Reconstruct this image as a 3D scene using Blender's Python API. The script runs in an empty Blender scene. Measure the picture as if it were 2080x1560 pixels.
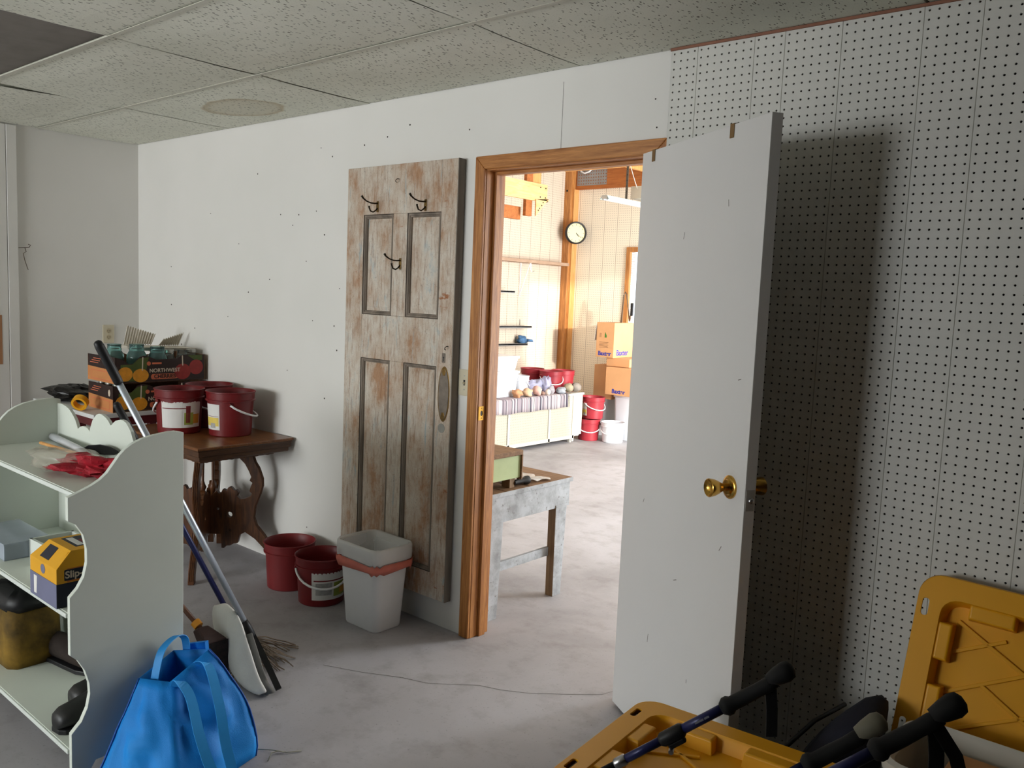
import bpy, bmesh, math, random
from mathutils import Vector, Matrix, noise as mnoise
random.seed(7)
PI = math.pi
S = bpy.context.scene
COL = S.collection

# ------------------------------------------------------------------ camera
CAM = Vector((5.5156, -2.6336, 1.5083)); YAW, PITCH, ROLL, FPX = -0.7070, 0.1043, -0.0423, 1715.13
cd = bpy.data.cameras.new('camera'); cam = bpy.data.objects.new('camera', cd); COL.objects.link(cam)
fw = Vector((math.sin(YAW)*math.cos(PITCH), math.cos(YAW)*math.cos(PITCH), -math.sin(PITCH)))
rt = Vector((math.cos(YAW), -math.sin(YAW), 0)); dn = fw.cross(rt)
rt2 = rt*math.cos(ROLL) + dn*math.sin(ROLL); dn2 = -rt*math.sin(ROLL) + dn*math.cos(ROLL)
M = Matrix((rt2, -dn2, -fw)).transposed().to_4x4(); M.translation = CAM
cam.matrix_world = M
cd.sensor_width = 36; cd.lens = 36*FPX/2080; cd.clip_start = 0.02; cd.clip_end = 200
S.camera = cam
# ------------------------------------------------------------------ world, lights, exposure
w = bpy.data.worlds.new('sky'); S.world = w; w.use_nodes = True
bg = w.node_tree.nodes['Background']; bg.inputs[0].default_value = (0.80, 0.88, 1.0, 1); bg.inputs[1].default_value = 2.2
def area(name, loc, direction, sx, sy, power, color):
    l = bpy.data.lights.new(name, 'AREA'); l.shape = 'RECTANGLE'; l.size = sx; l.size_y = sy
    l.energy = power; l.color = color
    o = bpy.data.objects.new(name, l); COL.objects.link(o); o.location = loc
    o.rotation_euler = Vector(direction).to_track_quat('-Z', 'Y').to_euler()
    return o
# daylight through the shop window behind the camera and through the open garage side
area('window_daylight', (1.8, -8.06, 1.45), (0, 1, 0), 2.9, 1.5, 266, (0.95, 0.99, 1.0))
area('garage_daylight', (4.98, 4.0, 1.3), (-1, 0, 0), 2.15, 2.4, 325, (0.95, 0.98, 1.0))
sun = bpy.data.lights.new('low_sun', 'SUN'); sun.energy = 3.4; sun.angle = .03; sun.color = (1.0, .95, .86)
so = bpy.data.objects.new('low_sun', sun); COL.objects.link(so); so.rotation_euler = Vector((-1, .32, -.16)).to_track_quat('-Z', 'Y').to_euler()
S.view_settings.view_transform = 'Standard'; S.view_settings.look = 'None'
S.view_settings.gamma = 1; S.view_settings.use_curve_mapping = False
S.view_settings.exposure = 0.0

# ------------------------------------------------------------------ materials
def srgb(r, g, b):
    f = lambda c: c/12.92 if c <= .04045 else ((c+.055)/1.055)**2.4
    return (f(r/255), f(g/255), f(b/255), 1)
MATS = {}
class NT:
    def __init__(s, name):
        s.m = bpy.data.materials.new(name); s.m.use_nodes = True
        s.t = s.m.node_tree; s.b = s.t.nodes['Principled BSDF']; s.co = None
    def n(s, typ, **kw):
        nd = s.t.nodes.new(typ)
        for k, v in kw.items():
            if k.startswith('i_'):
                key = k[2:]; key = int(key) if key.isdigit() else key.replace('_', ' ')
                nd.inputs[key].default_value = v
            else: setattr(nd, k, v)
        return nd
    def l(s, a, b): s.t.links.new(a, b)
    def coord(s, scale=(1,1,1), kind='Object', rot=(0,0,0)):
        tc = s.n('ShaderNodeTexCoord'); mp = s.n('ShaderNodeMapping')
        mp.inputs['Scale'].default_value = scale; mp.inputs['Rotation'].default_value = rot
        s.l(tc.outputs[kind], mp.inputs['Vector']); return mp.outputs['Vector']
    def noise(s, vec, scale, detail=4, rough=.55, dist=0):
        nd = s.n('ShaderNodeTexNoise'); nd.inputs['Scale'].default_value = scale; nd.inputs['Detail'].default_value = detail
        nd.inputs['Roughness'].default_value = rough; nd.inputs['Distortion'].default_value = dist
        s.l(vec, nd.inputs['Vector']); return nd.outputs['Fac']
    def ramp(s, fac, stops, interp='LINEAR'):
        nd = s.n('ShaderNodeValToRGB'); cr = nd.color_ramp; cr.interpolation = interp
        while len(cr.elements) < len(stops): cr.elements.new(.5)
        for e, (p, c) in zip(cr.elements, stops):
            e.position = p; e.color = c if len(c) == 4 else (*c, 1)
        s.l(fac, nd.inputs['Fac']); return nd.outputs['Color']
    def mix(s, fac, a, b, mode='MIX'):
        nd = s.n('ShaderNodeMix', data_type='RGBA', blend_type=mode)
        for k, v in ((0, fac), (6, a), (7, b)):
            if hasattr(v, 'is_linked'): s.l(v, nd.inputs[k])
            else: nd.inputs[k].default_value = v
        return nd.outputs[2]
    def math(s, op, a, b=0.0):
        nd = s.n('ShaderNodeMath', operation=op)
        for k, v in ((0, a), (1, b)):
            if hasattr(v, 'is_linked'): s.l(v, nd.inputs[k])
            else: nd.inputs[k].default_value = v
        return nd.outputs[0]
    def base(s, c):
        if hasattr(c, 'is_linked'): s.l(c, s.b.inputs['Base Color'])
        else: s.b.inputs['Base Color'].default_value = c
    def bump(s, h, strength=.3, dist=.01):
        nd = s.n('ShaderNodeBump'); nd.inputs['Strength'].default_value = strength; nd.inputs['Distance'].default_value = dist
        s.l(h, nd.inputs['Height']); s.l(nd.outputs[0], s.b.inputs['Normal'])
    def set(s, rough=.6, metal=0, spec=.5, trans=0, alpha=1, ior=None):
        i = s.b.inputs; i['Roughness'].default_value = rough; i['Metallic'].default_value = metal
        i['Specular IOR Level'].default_value = spec; i['Transmission Weight'].default_value = trans; i['Alpha'].default_value = alpha
        if ior: i['IOR'].default_value = ior
        return s.m
def mat(name, c, rough=.6, metal=0, var=.12, scale=8, bump=0, spec=.4, trans=0, alpha=1, stretch=(1,1,1), ior=None, fine=0):
    """plain coloured material with mottled tone and fine relief"""
    if name in MATS: return MATS[name]
    m = NT(name); v = m.coord(stretch); n = m.noise(v, scale, 5)
    d = tuple(x*(1-var) for x in c[:3]) + (1,); u = tuple(min(1, x*(1+var)) for x in c[:3]) + (1,)
    col = m.ramp(n, [(.3, d), (.7, u)])
    m.base(col)
    if bump: m.bump(m.noise(v, scale*(fine or 6), 3), bump, .004)
    MATS[name] = m.set(rough, metal, spec, trans, alpha, ior); return MATS[name]

def wood(name, dark, light, grain=(1, 1, 12), rough=.5, knots=True, scale=6):
    if name in MATS: return MATS[name]
    m = NT(name); v = m.coord(grain)
    n = m.noise(v, scale, 6, .6, 1.2); n2 = m.noise(v, scale*7, 3, .6)
    c = m.ramp(n, [(.3, dark), (.68, light)])
    c = m.mix(m.ramp(n2, [(.42, (0,0,0)), (.6, (.22,.22,.22))]), c, dark)
    m.base(c); m.bump(n2, .12, .002)
    MATS[name] = m.set(rough, 0, .4); return MATS[name]

WHITE_WALL = NT('wall_paint')
v = WHITE_WALL.coord(); n = WHITE_WALL.noise(v, 1.1, 3); n2 = WHITE_WALL.noise(v, 60, 2)
WHITE_WALL.base(WHITE_WALL.ramp(n, [(.3, srgb(226,224,218)), (.7, srgb(234,231,226))])); WHITE_WALL.bump(n2, .05, .002)
WHITE_WALL = WHITE_WALL.set(.55, 0, .35)

PEG = NT('pegboard_paint'); v = PEG.coord(); n = PEG.noise(v, 1.6, 4); n2 = PEG.noise(v, 9, 4, .7)
c = PEG.ramp(n, [(.3, srgb(216,215,208)), (.7, srgb(224,222,215))])
c = PEG.mix(PEG.ramp(n2, [(.70, (0,0,0)), (.80, (.35,.35,.35))]), c, srgb(150,140,125)); PEG.base(c)
PEG = PEG.set(.5, 0, .35)
CAVITY = mat('hardboard_back', srgb(60,46,36), .9)

def tile_mat(name, stain):
    m = NT(name); v = m.coord((1, 1, 1))
    # short dark fissures: stretched cells, kept only where a cell's random value allows
    vs = m.coord((115, 44, 1), rot=(0, 0, .35))
    w_ = m.n('ShaderNodeTexNoise'); w_.inputs['Scale'].default_value = .35; w_.inputs['Detail'].default_value = 3; m.l(vs, w_.inputs['Vector'])
    ad = m.n('ShaderNodeVectorMath', operation='ADD'); sc = m.n('ShaderNodeVectorMath', operation='SCALE'); sc.inputs['Scale'].default_value = 2.2
    m.l(w_.outputs['Color'], sc.inputs[0]); m.l(vs, ad.inputs[0]); m.l(sc.outputs[0], ad.inputs[1])
    vo = m.n('ShaderNodeTexVoronoi', voronoi_dimensions='2D'); vo.inputs['Scale'].default_value = 1.0; m.l(ad.outputs[0], vo.inputs['Vector'])
    sep = m.n('ShaderNodeSeparateColor'); m.l(vo.outputs['Color'], sep.inputs[0])
    near = m.math('LESS_THAN', vo.outputs['Distance'], .24); keep = m.math('GREATER_THAN', sep.outputs[0], .76)
    fis = m.math('MULTIPLY', near, keep)
    pin = m.noise(v, 160, 2); n = m.noise(v, 3, 3)
    c = m.ramp(n, [(.3, srgb(226,227,213)), (.7, srgb(236,236,223))])
    if stain:
        g = m.n('ShaderNodeVectorMath', operation='DISTANCE'); mp = m.coord((1.0, 1.55, 0)); m.l(mp, g.inputs[0]); g.inputs[1].default_value = stain
        d = m.math('ADD', g.outputs['Value'], m.math('MULTIPLY', m.noise(v, 6, 3), .10))
        c = m.mix(m.ramp(d, [(.0, (.16,.16,.16)), (.25, (.28,.28,.28)), (.295, (.6,.6,.6)), (.315, (0,0,0))]), c, srgb(178,156,112))
    c = m.mix(m.math('MULTIPLY', fis, .85), c, srgb(84,80,66))
    c = m.mix(m.ramp(pin, [(.62, (0,0,0)), (.72, (.3,.3,.3))]), c, srgb(120,115,100))
    m.base(c); m.bump(m.math('SUBTRACT', m.math('MULTIPLY', pin, .3), fis), .5, .003)
    return m.set(.9, 0, .1)
TILE = tile_mat('ceiling_tile', None); TILE_ST = tile_mat('ceiling_tile_stained', (.0, .02, 0))

CONC = NT('concrete'); v = CONC.coord()
n = CONC.noise(v, .9, 6, .6, .4); n2 = CONC.noise(v, 7, 6, .65); n3 = CONC.noise(v, 90, 3)
c = CONC.ramp(n, [(.28, srgb(136,133,135)), (.5, srgb(168,165,168)), (.75, srgb(186,184,189))])
c = CONC.mix(CONC.ramp(n2, [(.5, (0,0,0)), (.78, (.45,.45,.45))]), c, srgb(110,102,96))
c = CONC.mix(CONC.ramp(n3, [(.62, (0,0,0)), (.75, (.4,.4,.4))]), c, srgb(90,84,80))
CONC.base(c); CONC.bump(n2, .12, .004); CONC = CONC.set(.62, 0, .35)

OLD = NT('weathered_door_paint'); v = OLD.coord(); vg = OLD.coord((14, 14, 1.6)); vp = OLD.coord((1.5, 1.5, .9))
a = OLD.noise(vg, 5, 8, .75); b2 = OLD.noise(vp, 4.2, 8, .72); c3 = OLD.noise(OLD.coord((9, 9, 1.2)), 3.1, 8, .7, .6); fine = OLD.noise(v, 130, 3, .7)
base = OLD.ramp(b2, [(.36, srgb(176,138,108)), (.47, srgb(196,178,160)), (.60, srgb(212,203,190)), (.70, srgb(176,184,184))])
base = OLD.mix(OLD.ramp(a, [(.50, (0,0,0)), (.63, (.6,.6,.6))]), base, srgb(148,110,82))
base = OLD.mix(OLD.ramp(c3, [(.60, (0,0,0)), (.68, (.8,.8,.8))]), base, srgb(158,174,178))
base = OLD.mix(OLD.ramp(c3, [(.30, (.85,.85,.85)), (.38, (0,0,0))]), base, srgb(205,196,184))
br = OLD.noise(OLD.coord((1.1, 1, 3.2)), 2.6, 6, .7)
base = OLD.mix(OLD.ramp(br, [(.66, (0,0,0)), (.70, (.85,.85,.85))]), base, srgb(158,92,44))
base = OLD.mix(OLD.ramp(fine, [(.60, (0,0,0)), (.72, (.55,.55,.55))]), base, srgb(70,52,42))
OLD.base(base); OLD.bump(a, .35, .003); OLD = OLD.set(.8, 0, .2)
OLD_EDGE = mat('weathered_door_edge', srgb(128,120,110), .85, var=.35, scale=14, stretch=(1,1,.15), bump=.3)
OLD_MOULD = mat('weathered_moulding', srgb(128,116,104), .85, var=.4, scale=22, stretch=(1,1,.2), bump=.3)
GROOVE = mat('dark_groove', srgb(66,56,48), .9, var=.3)  # dark tone lining joints and moulding gaps

DOORW = mat('door_white_paint', srgb(222,220,218), .42, var=.015, scale=2, bump=.02)
SHELFW = mat('shelf_white_paint', srgb(216,222,212), .5, var=.02, scale=5, bump=.06, fine=3)
SHELFE = mat('shelf_edge_paint', srgb(214,220,214), .45, var=.03, scale=9)
TRIM = wood('stained_fir_trim', srgb(142,84,38), srgb(206,142,78), (9, 9, .55), .42)
TRIMH = wood('stained_fir_header', srgb(142,84,38), srgb(206,142,78), (.55, 9, 9), .42)
FIRL = wood('raw_fir', srgb(196,134,70), srgb(226,172,108), (8, 8, .7), .7)
FIRH = wood('raw_fir_beam', srgb(150,84,38), srgb(190,116,58), (.7, 8, 8), .7)
FIRY = wood('raw_fir_plank', srgb(214,168,108), srgb(236,200,146), (5, .6, 5), .7)
OAK = wood('dark_oak', srgb(92,54,28), srgb(146,94,52), (.8, 7, 7), .28)
OAKV = wood('carved_oak', srgb(56,32,17), srgb(112,68,36), (7, 7, .9), .4)
OAKE = wood('oak_edge', srgb(58,35,20), srgb(96,62,36), (4, .9, 9), .4)
RED = mat('red_plastic', srgb(114,26,29), .38, var=.05, scale=6)
REDF = mat('faded_red_plastic', srgb(124,36,38), .45, var=.05, scale=6)
CREAM = mat('cream_plastic', srgb(214,204,178), .4, var=.03)
WPL = mat('white_plastic', srgb(240,240,240), .35, var=.02)
LBL = mat('label_paper', srgb(226,224,220), .6, var=.03)
BRASS = mat('brass', srgb(200,156,74), .22, 1, var=.08)
DBRASS = mat('dark_brass', srgb(120,96,58), .35, 1, var=.2, scale=30)
STEEL = mat('steel', srgb(190,190,192), .28, 1, var=.05)
ALU = mat('aluminium_tube', srgb(196,204,214), .38, .75, var=.04)
BLACK = mat('black_plastic', srgb(24,24,26), .5, var=.2)
RUB = mat('black_rubber', srgb(20,20,21), .75, var=.2, bump=.1)
NAVY = mat('navy_paint', srgb(40,44,92), .3, .2, var=.1)
YEL = mat('yellow_plastic', srgb(236,168,28), .42, var=.03, scale=5)
BLUE = NT('blue_nonwoven'); v = BLUE.coord(); n = BLUE.noise(v, 3, 3); n2 = BLUE.noise(v, 420, 2); n3 = BLUE.noise(BLUE.coord((1, 1, .6), rot=(.5,.3,.2)), 7, 2, .5, .3)
BLUE.base(BLUE.ramp(n, [(.3, srgb(10,124,210)), (.7, srgb(16,140,224))])); BLUE.bump(BLUE.math('ADD', n3, BLUE.math('MULTIPLY', n2, .10)), .4, .02)
BLUE = BLUE.set(.62, 0, .3)
COPPER = mat('hook_felt_brown', srgb(134,104,66), .55, .2, var=.1)

# ------------------------------------------------------------------ mesh helpers
class MB:
    def __init__(s): s.v = []; s.f = []
    def bx(s, x0, x1, y0, y1, z0, z1):
        i = len(s.v)
        s.v += [(x, y, z) for z in (z0, z1) for y in (y0, y1) for x in (x0, x1)]
        s.f += [tuple(i+k for k in q) for q in ((0,2,3,1),(4,5,7,6),(0,1,5,4),(2,6,7,3),(0,4,6,2),(1,3,7,5))]; return s
    def obox(s, c, ex, ey, ez, sx, sy, sz):
        """box centred at c with half-extent axes"""
        c = Vector(c); ex, ey, ez = (Vector(e).normalized() for e in (ex, ey, ez)); i = len(s.v)
        for kz in (-1, 1):
            for ky in (-1, 1):
                for kx in (-1, 1): s.v.append(tuple(c + ex*kx*sx/2 + ey*ky*sy/2 + ez*kz*sz/2))
        s.f += [tuple(i+k for k in q) for q in ((0,2,3,1),(4,5,7,6),(0,1,5,4),(2,6,7,3),(0,4,6,2),(1,3,7,5))]; return s
    def prism(s, pts, axis, a0, a1):
        i = len(s.v); n = len(pts)
        for a in (a0, a1):
            for p, q in pts:
                s.v.append({'x': (a, p, q), 'y': (p, a, q), 'z': (p, q, a)}[axis])
        s.f.append(tuple(range(i, i+n))); s.f.append(tuple(range(i+2*n-1, i+n-1, -1)))
        for k in range(n): s.f.append((i+k, i+(k+1) % n, i+n+(k+1) % n, i+n+k))
        return s
    def loft(s, rings, cap0=True, cap1=True, closed=True):
        i = len(s.v); n = len(rings[0])
        for r in rings: s.v += [tuple(p) for p in r]
        for a in range(len(rings)-1):
            for k in range(n if closed else n-1):
                k2 = (k+1) % n
                s.f.append((i+a*n+k, i+a*n+k2, i+(a+1)*n+k2, i+(a+1)*n+k))
        if cap0: s.f.append(tuple(range(i+n-1, i-1, -1)))
        if cap1: s.f.append(tuple(range(i+(len(rings)-1)*n, i+len(rings)*n)))
        return s
    def lathe(s, prof, n=24, mat4=None, cap=True):
        rings = []
        for r, z in prof:
            ring = []
            for k in range(n):
                p = Vector((r*math.cos(2*PI*k/n), r*math.sin(2*PI*k/n), z))
                ring.append(tuple(mat4 @ p) if mat4 else tuple(p))
            rings.append(ring)
        return s.loft(rings, cap, cap)
    def tube(s, path, rad, n=8, flat=1.0):
        P = [Vector(p) for p in path]; rings = []; up = None
        for k, p in enumerate(P):
            t = (P[min(k+1, len(P)-1)] - P[max(k-1, 0)]).normalized()
            if up is None:
                up = Vector((0,0,1)) if abs(t.z) < .9 else Vector((1,0,0))
            u = (up - t*up.dot(t)).normalized(); b = t.cross(u); up = u
            r = rad[k] if isinstance(rad, (list, tuple)) else rad
            rings.append([tuple(p + u*r*math.cos(2*PI*j/n) + b*r*flat*math.sin(2*PI*j/n)) for j in range(n)])
        return s.loft(rings)
    def ribbon(s, path, width, th, side):
        """flat strap along path; side = direction(s) across"""
        P = [Vector(p) for p in path]; rings = []
        for k, p in enumerate(P):
            t = (P[min(k+1, len(P)-1)] - P[max(k-1, 0)]).normalized()
            sd = Vector(side[k] if isinstance(side, list) else side); sd = (sd - t*sd.dot(t)).normalized(); nn = t.cross(sd)
            wv = width[k] if isinstance(width, (list, tuple)) else width
            rings.append([tuple(p + sd*a*wv/2 + nn*b*th/2) for a, b in ((-1,-1),(1,-1),(1,1),(-1,1))])
        return s.loft(rings)
    def sheet(s, rows):
        i = len(s.v); n = len(rows[0])
        for r in rows: s.v += [tuple(p) for p in r]
        for a in range(len(rows)-1):
            for k in range(n-1): s.f.append((i+a*n+k, i+a*n+k+1, i+(a+1)*n+k+1, i+(a+1)*n+k))
        return s
    def mesh(s, name, recalc=True):
        me = bpy.data.meshes.new(name); me.from_pydata(s.v, [], s.f)
        if recalc:
            bm = bmesh.new(); bm.from_mesh(me); bmesh.ops.recalc_face_normals(bm, faces=bm.faces); bm.to_mesh(me); bm.free()
        me.update(); return me
    def build(s, name, m, parent=None, smooth=False, bevel=0, world=False, sub=0, solid=0, recalc=True, auto=False):
        me = s.mesh(name, recalc); me.materials.append(m)
        if smooth: me.shade_smooth()
        o = bpy.data.objects.new(name, me); COL.objects.link(o)
        if parent:
            o.parent = parent
            if world: o.location = -parent_loc(parent)
        if solid:
            md = o.modifiers.new('thickness', 'SOLIDIFY'); md.thickness = solid; md.offset = 0
        if bevel:
            md = o.modifiers.new('bevel', 'BEVEL'); md.width = bevel; md.segments = 2; md.limit_method = 'ANGLE'; md.angle_limit = math.radians(35)
        if sub:
            md = o.modifiers.new('sub', 'SUBSURF'); md.levels = sub; md.render_levels = sub
        if auto:
            me.shade_smooth(); md = o.modifiers.new('edges', 'EDGE_SPLIT'); md.split_angle = math.radians(38)
        return o
def parent_loc(p):
    l = Vector((0,0,0))
    while p: l = l + p.location; p = p.parent
    return l
def plate(outer, holes, th, plane='xy', at=0):
    """flat plate of thickness th with through holes -> MB (2D loops; plane xy/xz/yz)"""
    bm = bmesh.new(); loops = []
    for lp in [outer] + holes:
        vs = [bm.verts.new((p[0], p[1], 0)) for p in lp]
        loops.append([bm.edges.new((vs[k], vs[(k+1) % len(vs)])) for k in range(len(vs))])
    bmesh.ops.triangle_fill(bm, use_beauty=True, edges=[e for l in loops for e in l])
    mb = MB(); bm.verts.ensure_lookup_table(); bm.verts.index_update()
    def w3(x, y, z): return {'xy': (x, y, at+z), 'xz': (x, at+z, y), 'yz': (at+z, x, y)}[plane]
    n = len(bm.verts)
    for z in (0, th): mb.v += [w3(v.co.x, v.co.y, z) for v in bm.verts]
    for f in bm.faces:
        idx = [v.index for v in f.verts]; mb.f.append(tuple(idx)); mb.f.append(tuple(n+k for k in reversed(idx)))
    for l in loops:
        for e in l:
            a, b = e.verts[0].index, e.verts[1].index; mb.f.append((a, b, n+b, n+a))
    bm.free(); return mb
def rrect(hx, hy, r, n=5, cx=0, cy=0):
    pts = []
    for sx, sy, a0 in ((1,1,0),(-1,1,90),(-1,-1,180),(1,-1,270)):
        for k in range(n+1):
            a = math.radians(a0 + 90*k/n); pts.append((cx+sx*(hx-r)+r*math.cos(a), cy+sy*(hy-r)+r*math.sin(a)))
    return pts
def circ(cx, cy, r, n=12, ry=None): return [(cx+r*math.cos(2*PI*k/n), cy+(ry or r)*math.sin(2*PI*k/n)) for k in range(n)]
def thing(name, label, cat, loc=(0,0,0), rotz=0, group=None, rot=None):
    o = bpy.data.objects.new(name, None); COL.objects.link(o); o.empty_display_size = .05
    o.location = loc; o.rotation_euler = rot if rot else (0, 0, rotz); o['label'] = label; o['category'] = cat
    if group: o['group'] = group
    return o
def tag(o, label, cat, group=None, kind=None):
    o['label'] = label; o['category'] = cat
    if group: o['group'] = group
    if kind: o['kind'] = kind
    return o
def struct(o, label=None):
    o['kind'] = 'structure'
    if label: o['label'] = label
    return o
def text(body, size, m, parent, loc, rot, name='lettering', ext=.0004, align='CENTER', bold=0):
    c = bpy.data.curves.new(name, 'FONT'); c.body = body; c.size = size; c.extrude = ext; c.align_x = align; c.align_y = 'CENTER'; c.offset = bold
    c.materials.append(m); o = bpy.data.objects.new(name, c); COL.objects.link(o); o.parent = parent
    me = bpy.data.meshes.new_from_object(o); bpy.data.objects.remove(o); bpy.data.curves.remove(c); me.name = name
    if not me.materials: me.materials.append(m)
    o = bpy.data.objects.new(name, me); COL.objects.link(o); o.parent = parent
    o.location = loc; o.rotation_euler = rot; return o
def copy_tree(o, parent=None):
    c = o.copy(); COL.objects.link(c); c.parent = parent
    for ch in [x for x in bpy.data.objects if x.parent == o]: copy_tree(ch, c)
    return c
#==PART2==
# ================================================================== THE SETTING
H = 2.372
GX0, GY1, GH = -0.58, 5.43, 3.0            # garage: left wall, far wall, ceiling
floor = struct(MB().bx(-.7, 7.4, -8.2, 5.6, -.1, 0).build('floor', CONC))
# hairline crack across the slab by the open door
crk = [(2.86,-.62),(3.02,-.55),(3.16,-.47),(3.27,-.43),(3.42,-.30),(3.50,-.27),(3.60,-.21),(3.72,-.10),(3.80,-.02),(3.84,.12)]
mb = MB(); CRK = mat('crack_dark', srgb(104,98,94), .9)
L_, R_ = [], []
for k, (x, y) in enumerate(crk):
    wd = .0007 + .0010*random.random(); L_.append((x-wd*.6, y+wd, .0006)); R_.append((x+wd*.6, y-wd, .0006))
mb.sheet([L_, R_]); mb.build('floor_crack', CRK, floor)
# main wall with the doorway (opening 3.062..3.908, z<2.04)
wall = struct(MB().bx(-.1, 3.062, 0, .105, 0, 2.62).bx(3.062, 3.908, 0, .105, 2.04, 2.62).bx(3.908, 3.95, 0, .105, 0, 2.62).build('wall_back', WHITE_WALL))
MB().bx(3.95, 7.3, .012, .105, 0, 2.62).build('wall_core', CAVITY, wall)
# sheet joint above the door
MB().bx(3.462, 3.4635, -.0004, .002, 2.08, 2.33).build('panel_joint', GROOVE, wall)
# nail holes in the paint
mb = MB(); NH = mat('nail_hole', srgb(60,52,46), .9)
for (x, z) in [(1.62,1.9),(1.7,1.84),(1.76,1.86),(1.84,1.62),(1.9,1.9),(2.0,1.78),(2.05,2.15),(1.95,2.2),(2.3,2.2),(2.45,2.22),(2.6,2.26),(1.5,1.55),(1.3,1.45),(1.1,1.3),(.9,1.9),(.72,1.25),(.55,1.12),(.8,1.02),(2.1,1.2),(2.06,1.32),(1.4,2.1),(1.18,1.72),(2.12,1.5),(1.9,1.35),(1.7,1.05),(2.02,.95),(.45,1.6),(.42,1.35),(2.98,2.2),(3.86,2.2),(3.9,2.13),(1.88,.24)]:
    x += random.uniform(-.02,.02); z += random.uniform(-.02,.02)
    mb.prism(circ(x, z, random.uniform(.0028,.005), 6), 'y', -.0008, .002)
o = mb.build('nail_holes', NH, wall); o['kind'] = 'stuff'
# perforated board on the right of the door: real holes, 1 inch apart, grooved into planks
mb = MB(); P = .0254; X0 = 3.954; ZT = 2.354; YF, YB = -.020, -.0145; hr = .0034
gro = {3.954+P*(k+.5) for k in (2,)}
gk = [4, 12, 16, 23, 32, 38, 46, 51, 59, 64, 71]          # groove after this many holes
oct_ = [(hr*math.cos(PI/8+PI/4*k), hr*math.sin(PI/8+PI/4*k)) for k in range(8)]
NC, NR = 76, 92
for ci in range(NC):
    xc = X0+P*ci; xl = xc-P/2; xr = xc+P/2
    if ci == 0: xl = xc-.012
    gl = ci in gk; gr_ = (ci+1) in gk
    xl2 = xl + (.0011 if gl else 0); xr2 = xr - (.0011 if gr_ else 0)
    for ri in range(NR):
        zc = ZT-P*ri; i = len(mb.v)
        zb, zt = zc-P/2, zc+P/2
        if ri == 0: zt = zc+.012
        mb.v += [(xl2,YF,zb),(xr2,YF,zb),(xr2,YF,zt),(xl2,YF,zt)] + [(xc+a,YF,zc+b) for a,b in oct_] + [(xc+a,YB,zc+b) for a,b in oct_]
        o_ = i+4
        # octagon verts k: 0=22deg,1=67,2=112,3=157,4=202,5=247,6=292,7=337
        mb.f += [(i,i+1,o_+6,o_+5),(i+1,i+2,o_+0,o_+7),(i+2,i+3,o_+2,o_+1),(i+3,i,o_+4,o_+3),
                 (i+1,o_+7,o_+6),(i+2,o_+1,o_+0),(i+3,o_+3,o_+2),(i,o_+5,o_+4)]
        for k in range(8): mb.f.append((o_+k, o_+(k+1) % 8, o_+8+(k+1) % 8, o_+8+k))
    if gr_:
        zb, zt = ZT-P*(NR-1)-P/2, ZT+.012; i = len(mb.v)
        mb.v += [(xr2,YF,zb),(xr2,YF,zt),(xr,YF+.003,zb),(xr,YF+.003,zt),(xr+.0011,YF,zb),(xr+.0011,YF,zt)]
        mb.f += [(i,i+2,i+3,i+1),(i+2,i+4,i+5,i+3)]
xe = X0+P*(NC-1)+P/2
mb.bx(X0-.012, X0-.0115, YF, 0, 0, ZT+.012)
peg = mb.build('pegboard', PEG, wall, recalc=False); peg['label'] = 'white painted perforated hardboard with grooves'
MB().bx(3.94, xe, -.026, -.010, 2.3655, 2.374).build('board_top_edge', mat('raw_hardboard', srgb(150,104,84), .8), wall)
MB().bx(3.955, xe, -.0145, .012, 2.35, 2.36).bx(3.942, 3.956, -.0145, .012, 0, 2.35).build('furring', CAVITY, wall)
# left wall
wl = struct(MB().bx(-.1, 0, -.72, 0, 0, 2.62).bx(-.1, 0, -8.1, -.72, 0, 2.62).build('wall_left', WHITE_WALL))
t2 = struct(MB().bx(0, .022, -.782, -.728, 0, H-.004).build('trim_2', WHITE_WALL, bevel=.002))
t3 = struct(MB().bx(0, .018, -.90, -.785, 0, H-.004).bx(0, .030, -1.75, -.90, 0, 2.1).build('trim_3', WHITE_WALL, bevel=.002))
MB().bx(.018, .0195, -.838, -.822, .98, 1.27).build('bare_wood_patch', mat('bare_wood', srgb(176,128,92), .8, var=.2, stretch=(1,1,.2)), t3)
PANELLING = wood('low_bounce_panelling', srgb(88,66,48), srgb(124,98,74), (6,6,.6), .5)  # dark finish invented for the unseen walls to cut bounced light
# walls behind the camera, with a partition added to shade the pegboard side; window in the front one
wf = struct(MB().bx(-.1, .25, -8.15, -8.0, 0, 2.62).bx(3.25, 3.5, -8.15, -8.0, 0, 2.62).bx(3.3, 3.4, -8.0, -4.2, 0, 2.62).bx(3.3, 7.3, -4.3, -4.2, 0, 2.62).bx(.25, 3.25, -8.15, -8.0, 0, .7).bx(.25, 3.25, -8.15, -8.0, 2.2, 2.62).build('wall_front', PANELLING))
win = struct(MB().bx(.25, .31, -8.05, -7.99, .7, 2.2).bx(3.19, 3.25, -8.05, -7.99, .7, 2.2).bx(.25, 3.25, -8.05, -7.99, .7, .76).bx(.25, 3.25, -8.05, -7.99, 2.14, 2.2).bx(1.72, 1.78, -8.05, -8.0, .7, 2.2).build('window_1', WPL, bevel=.004))
wr = struct(MB().bx(7.2, 7.3, -4.3, 0, 0, 2.62).build('wall_right', PANELLING))
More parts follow.
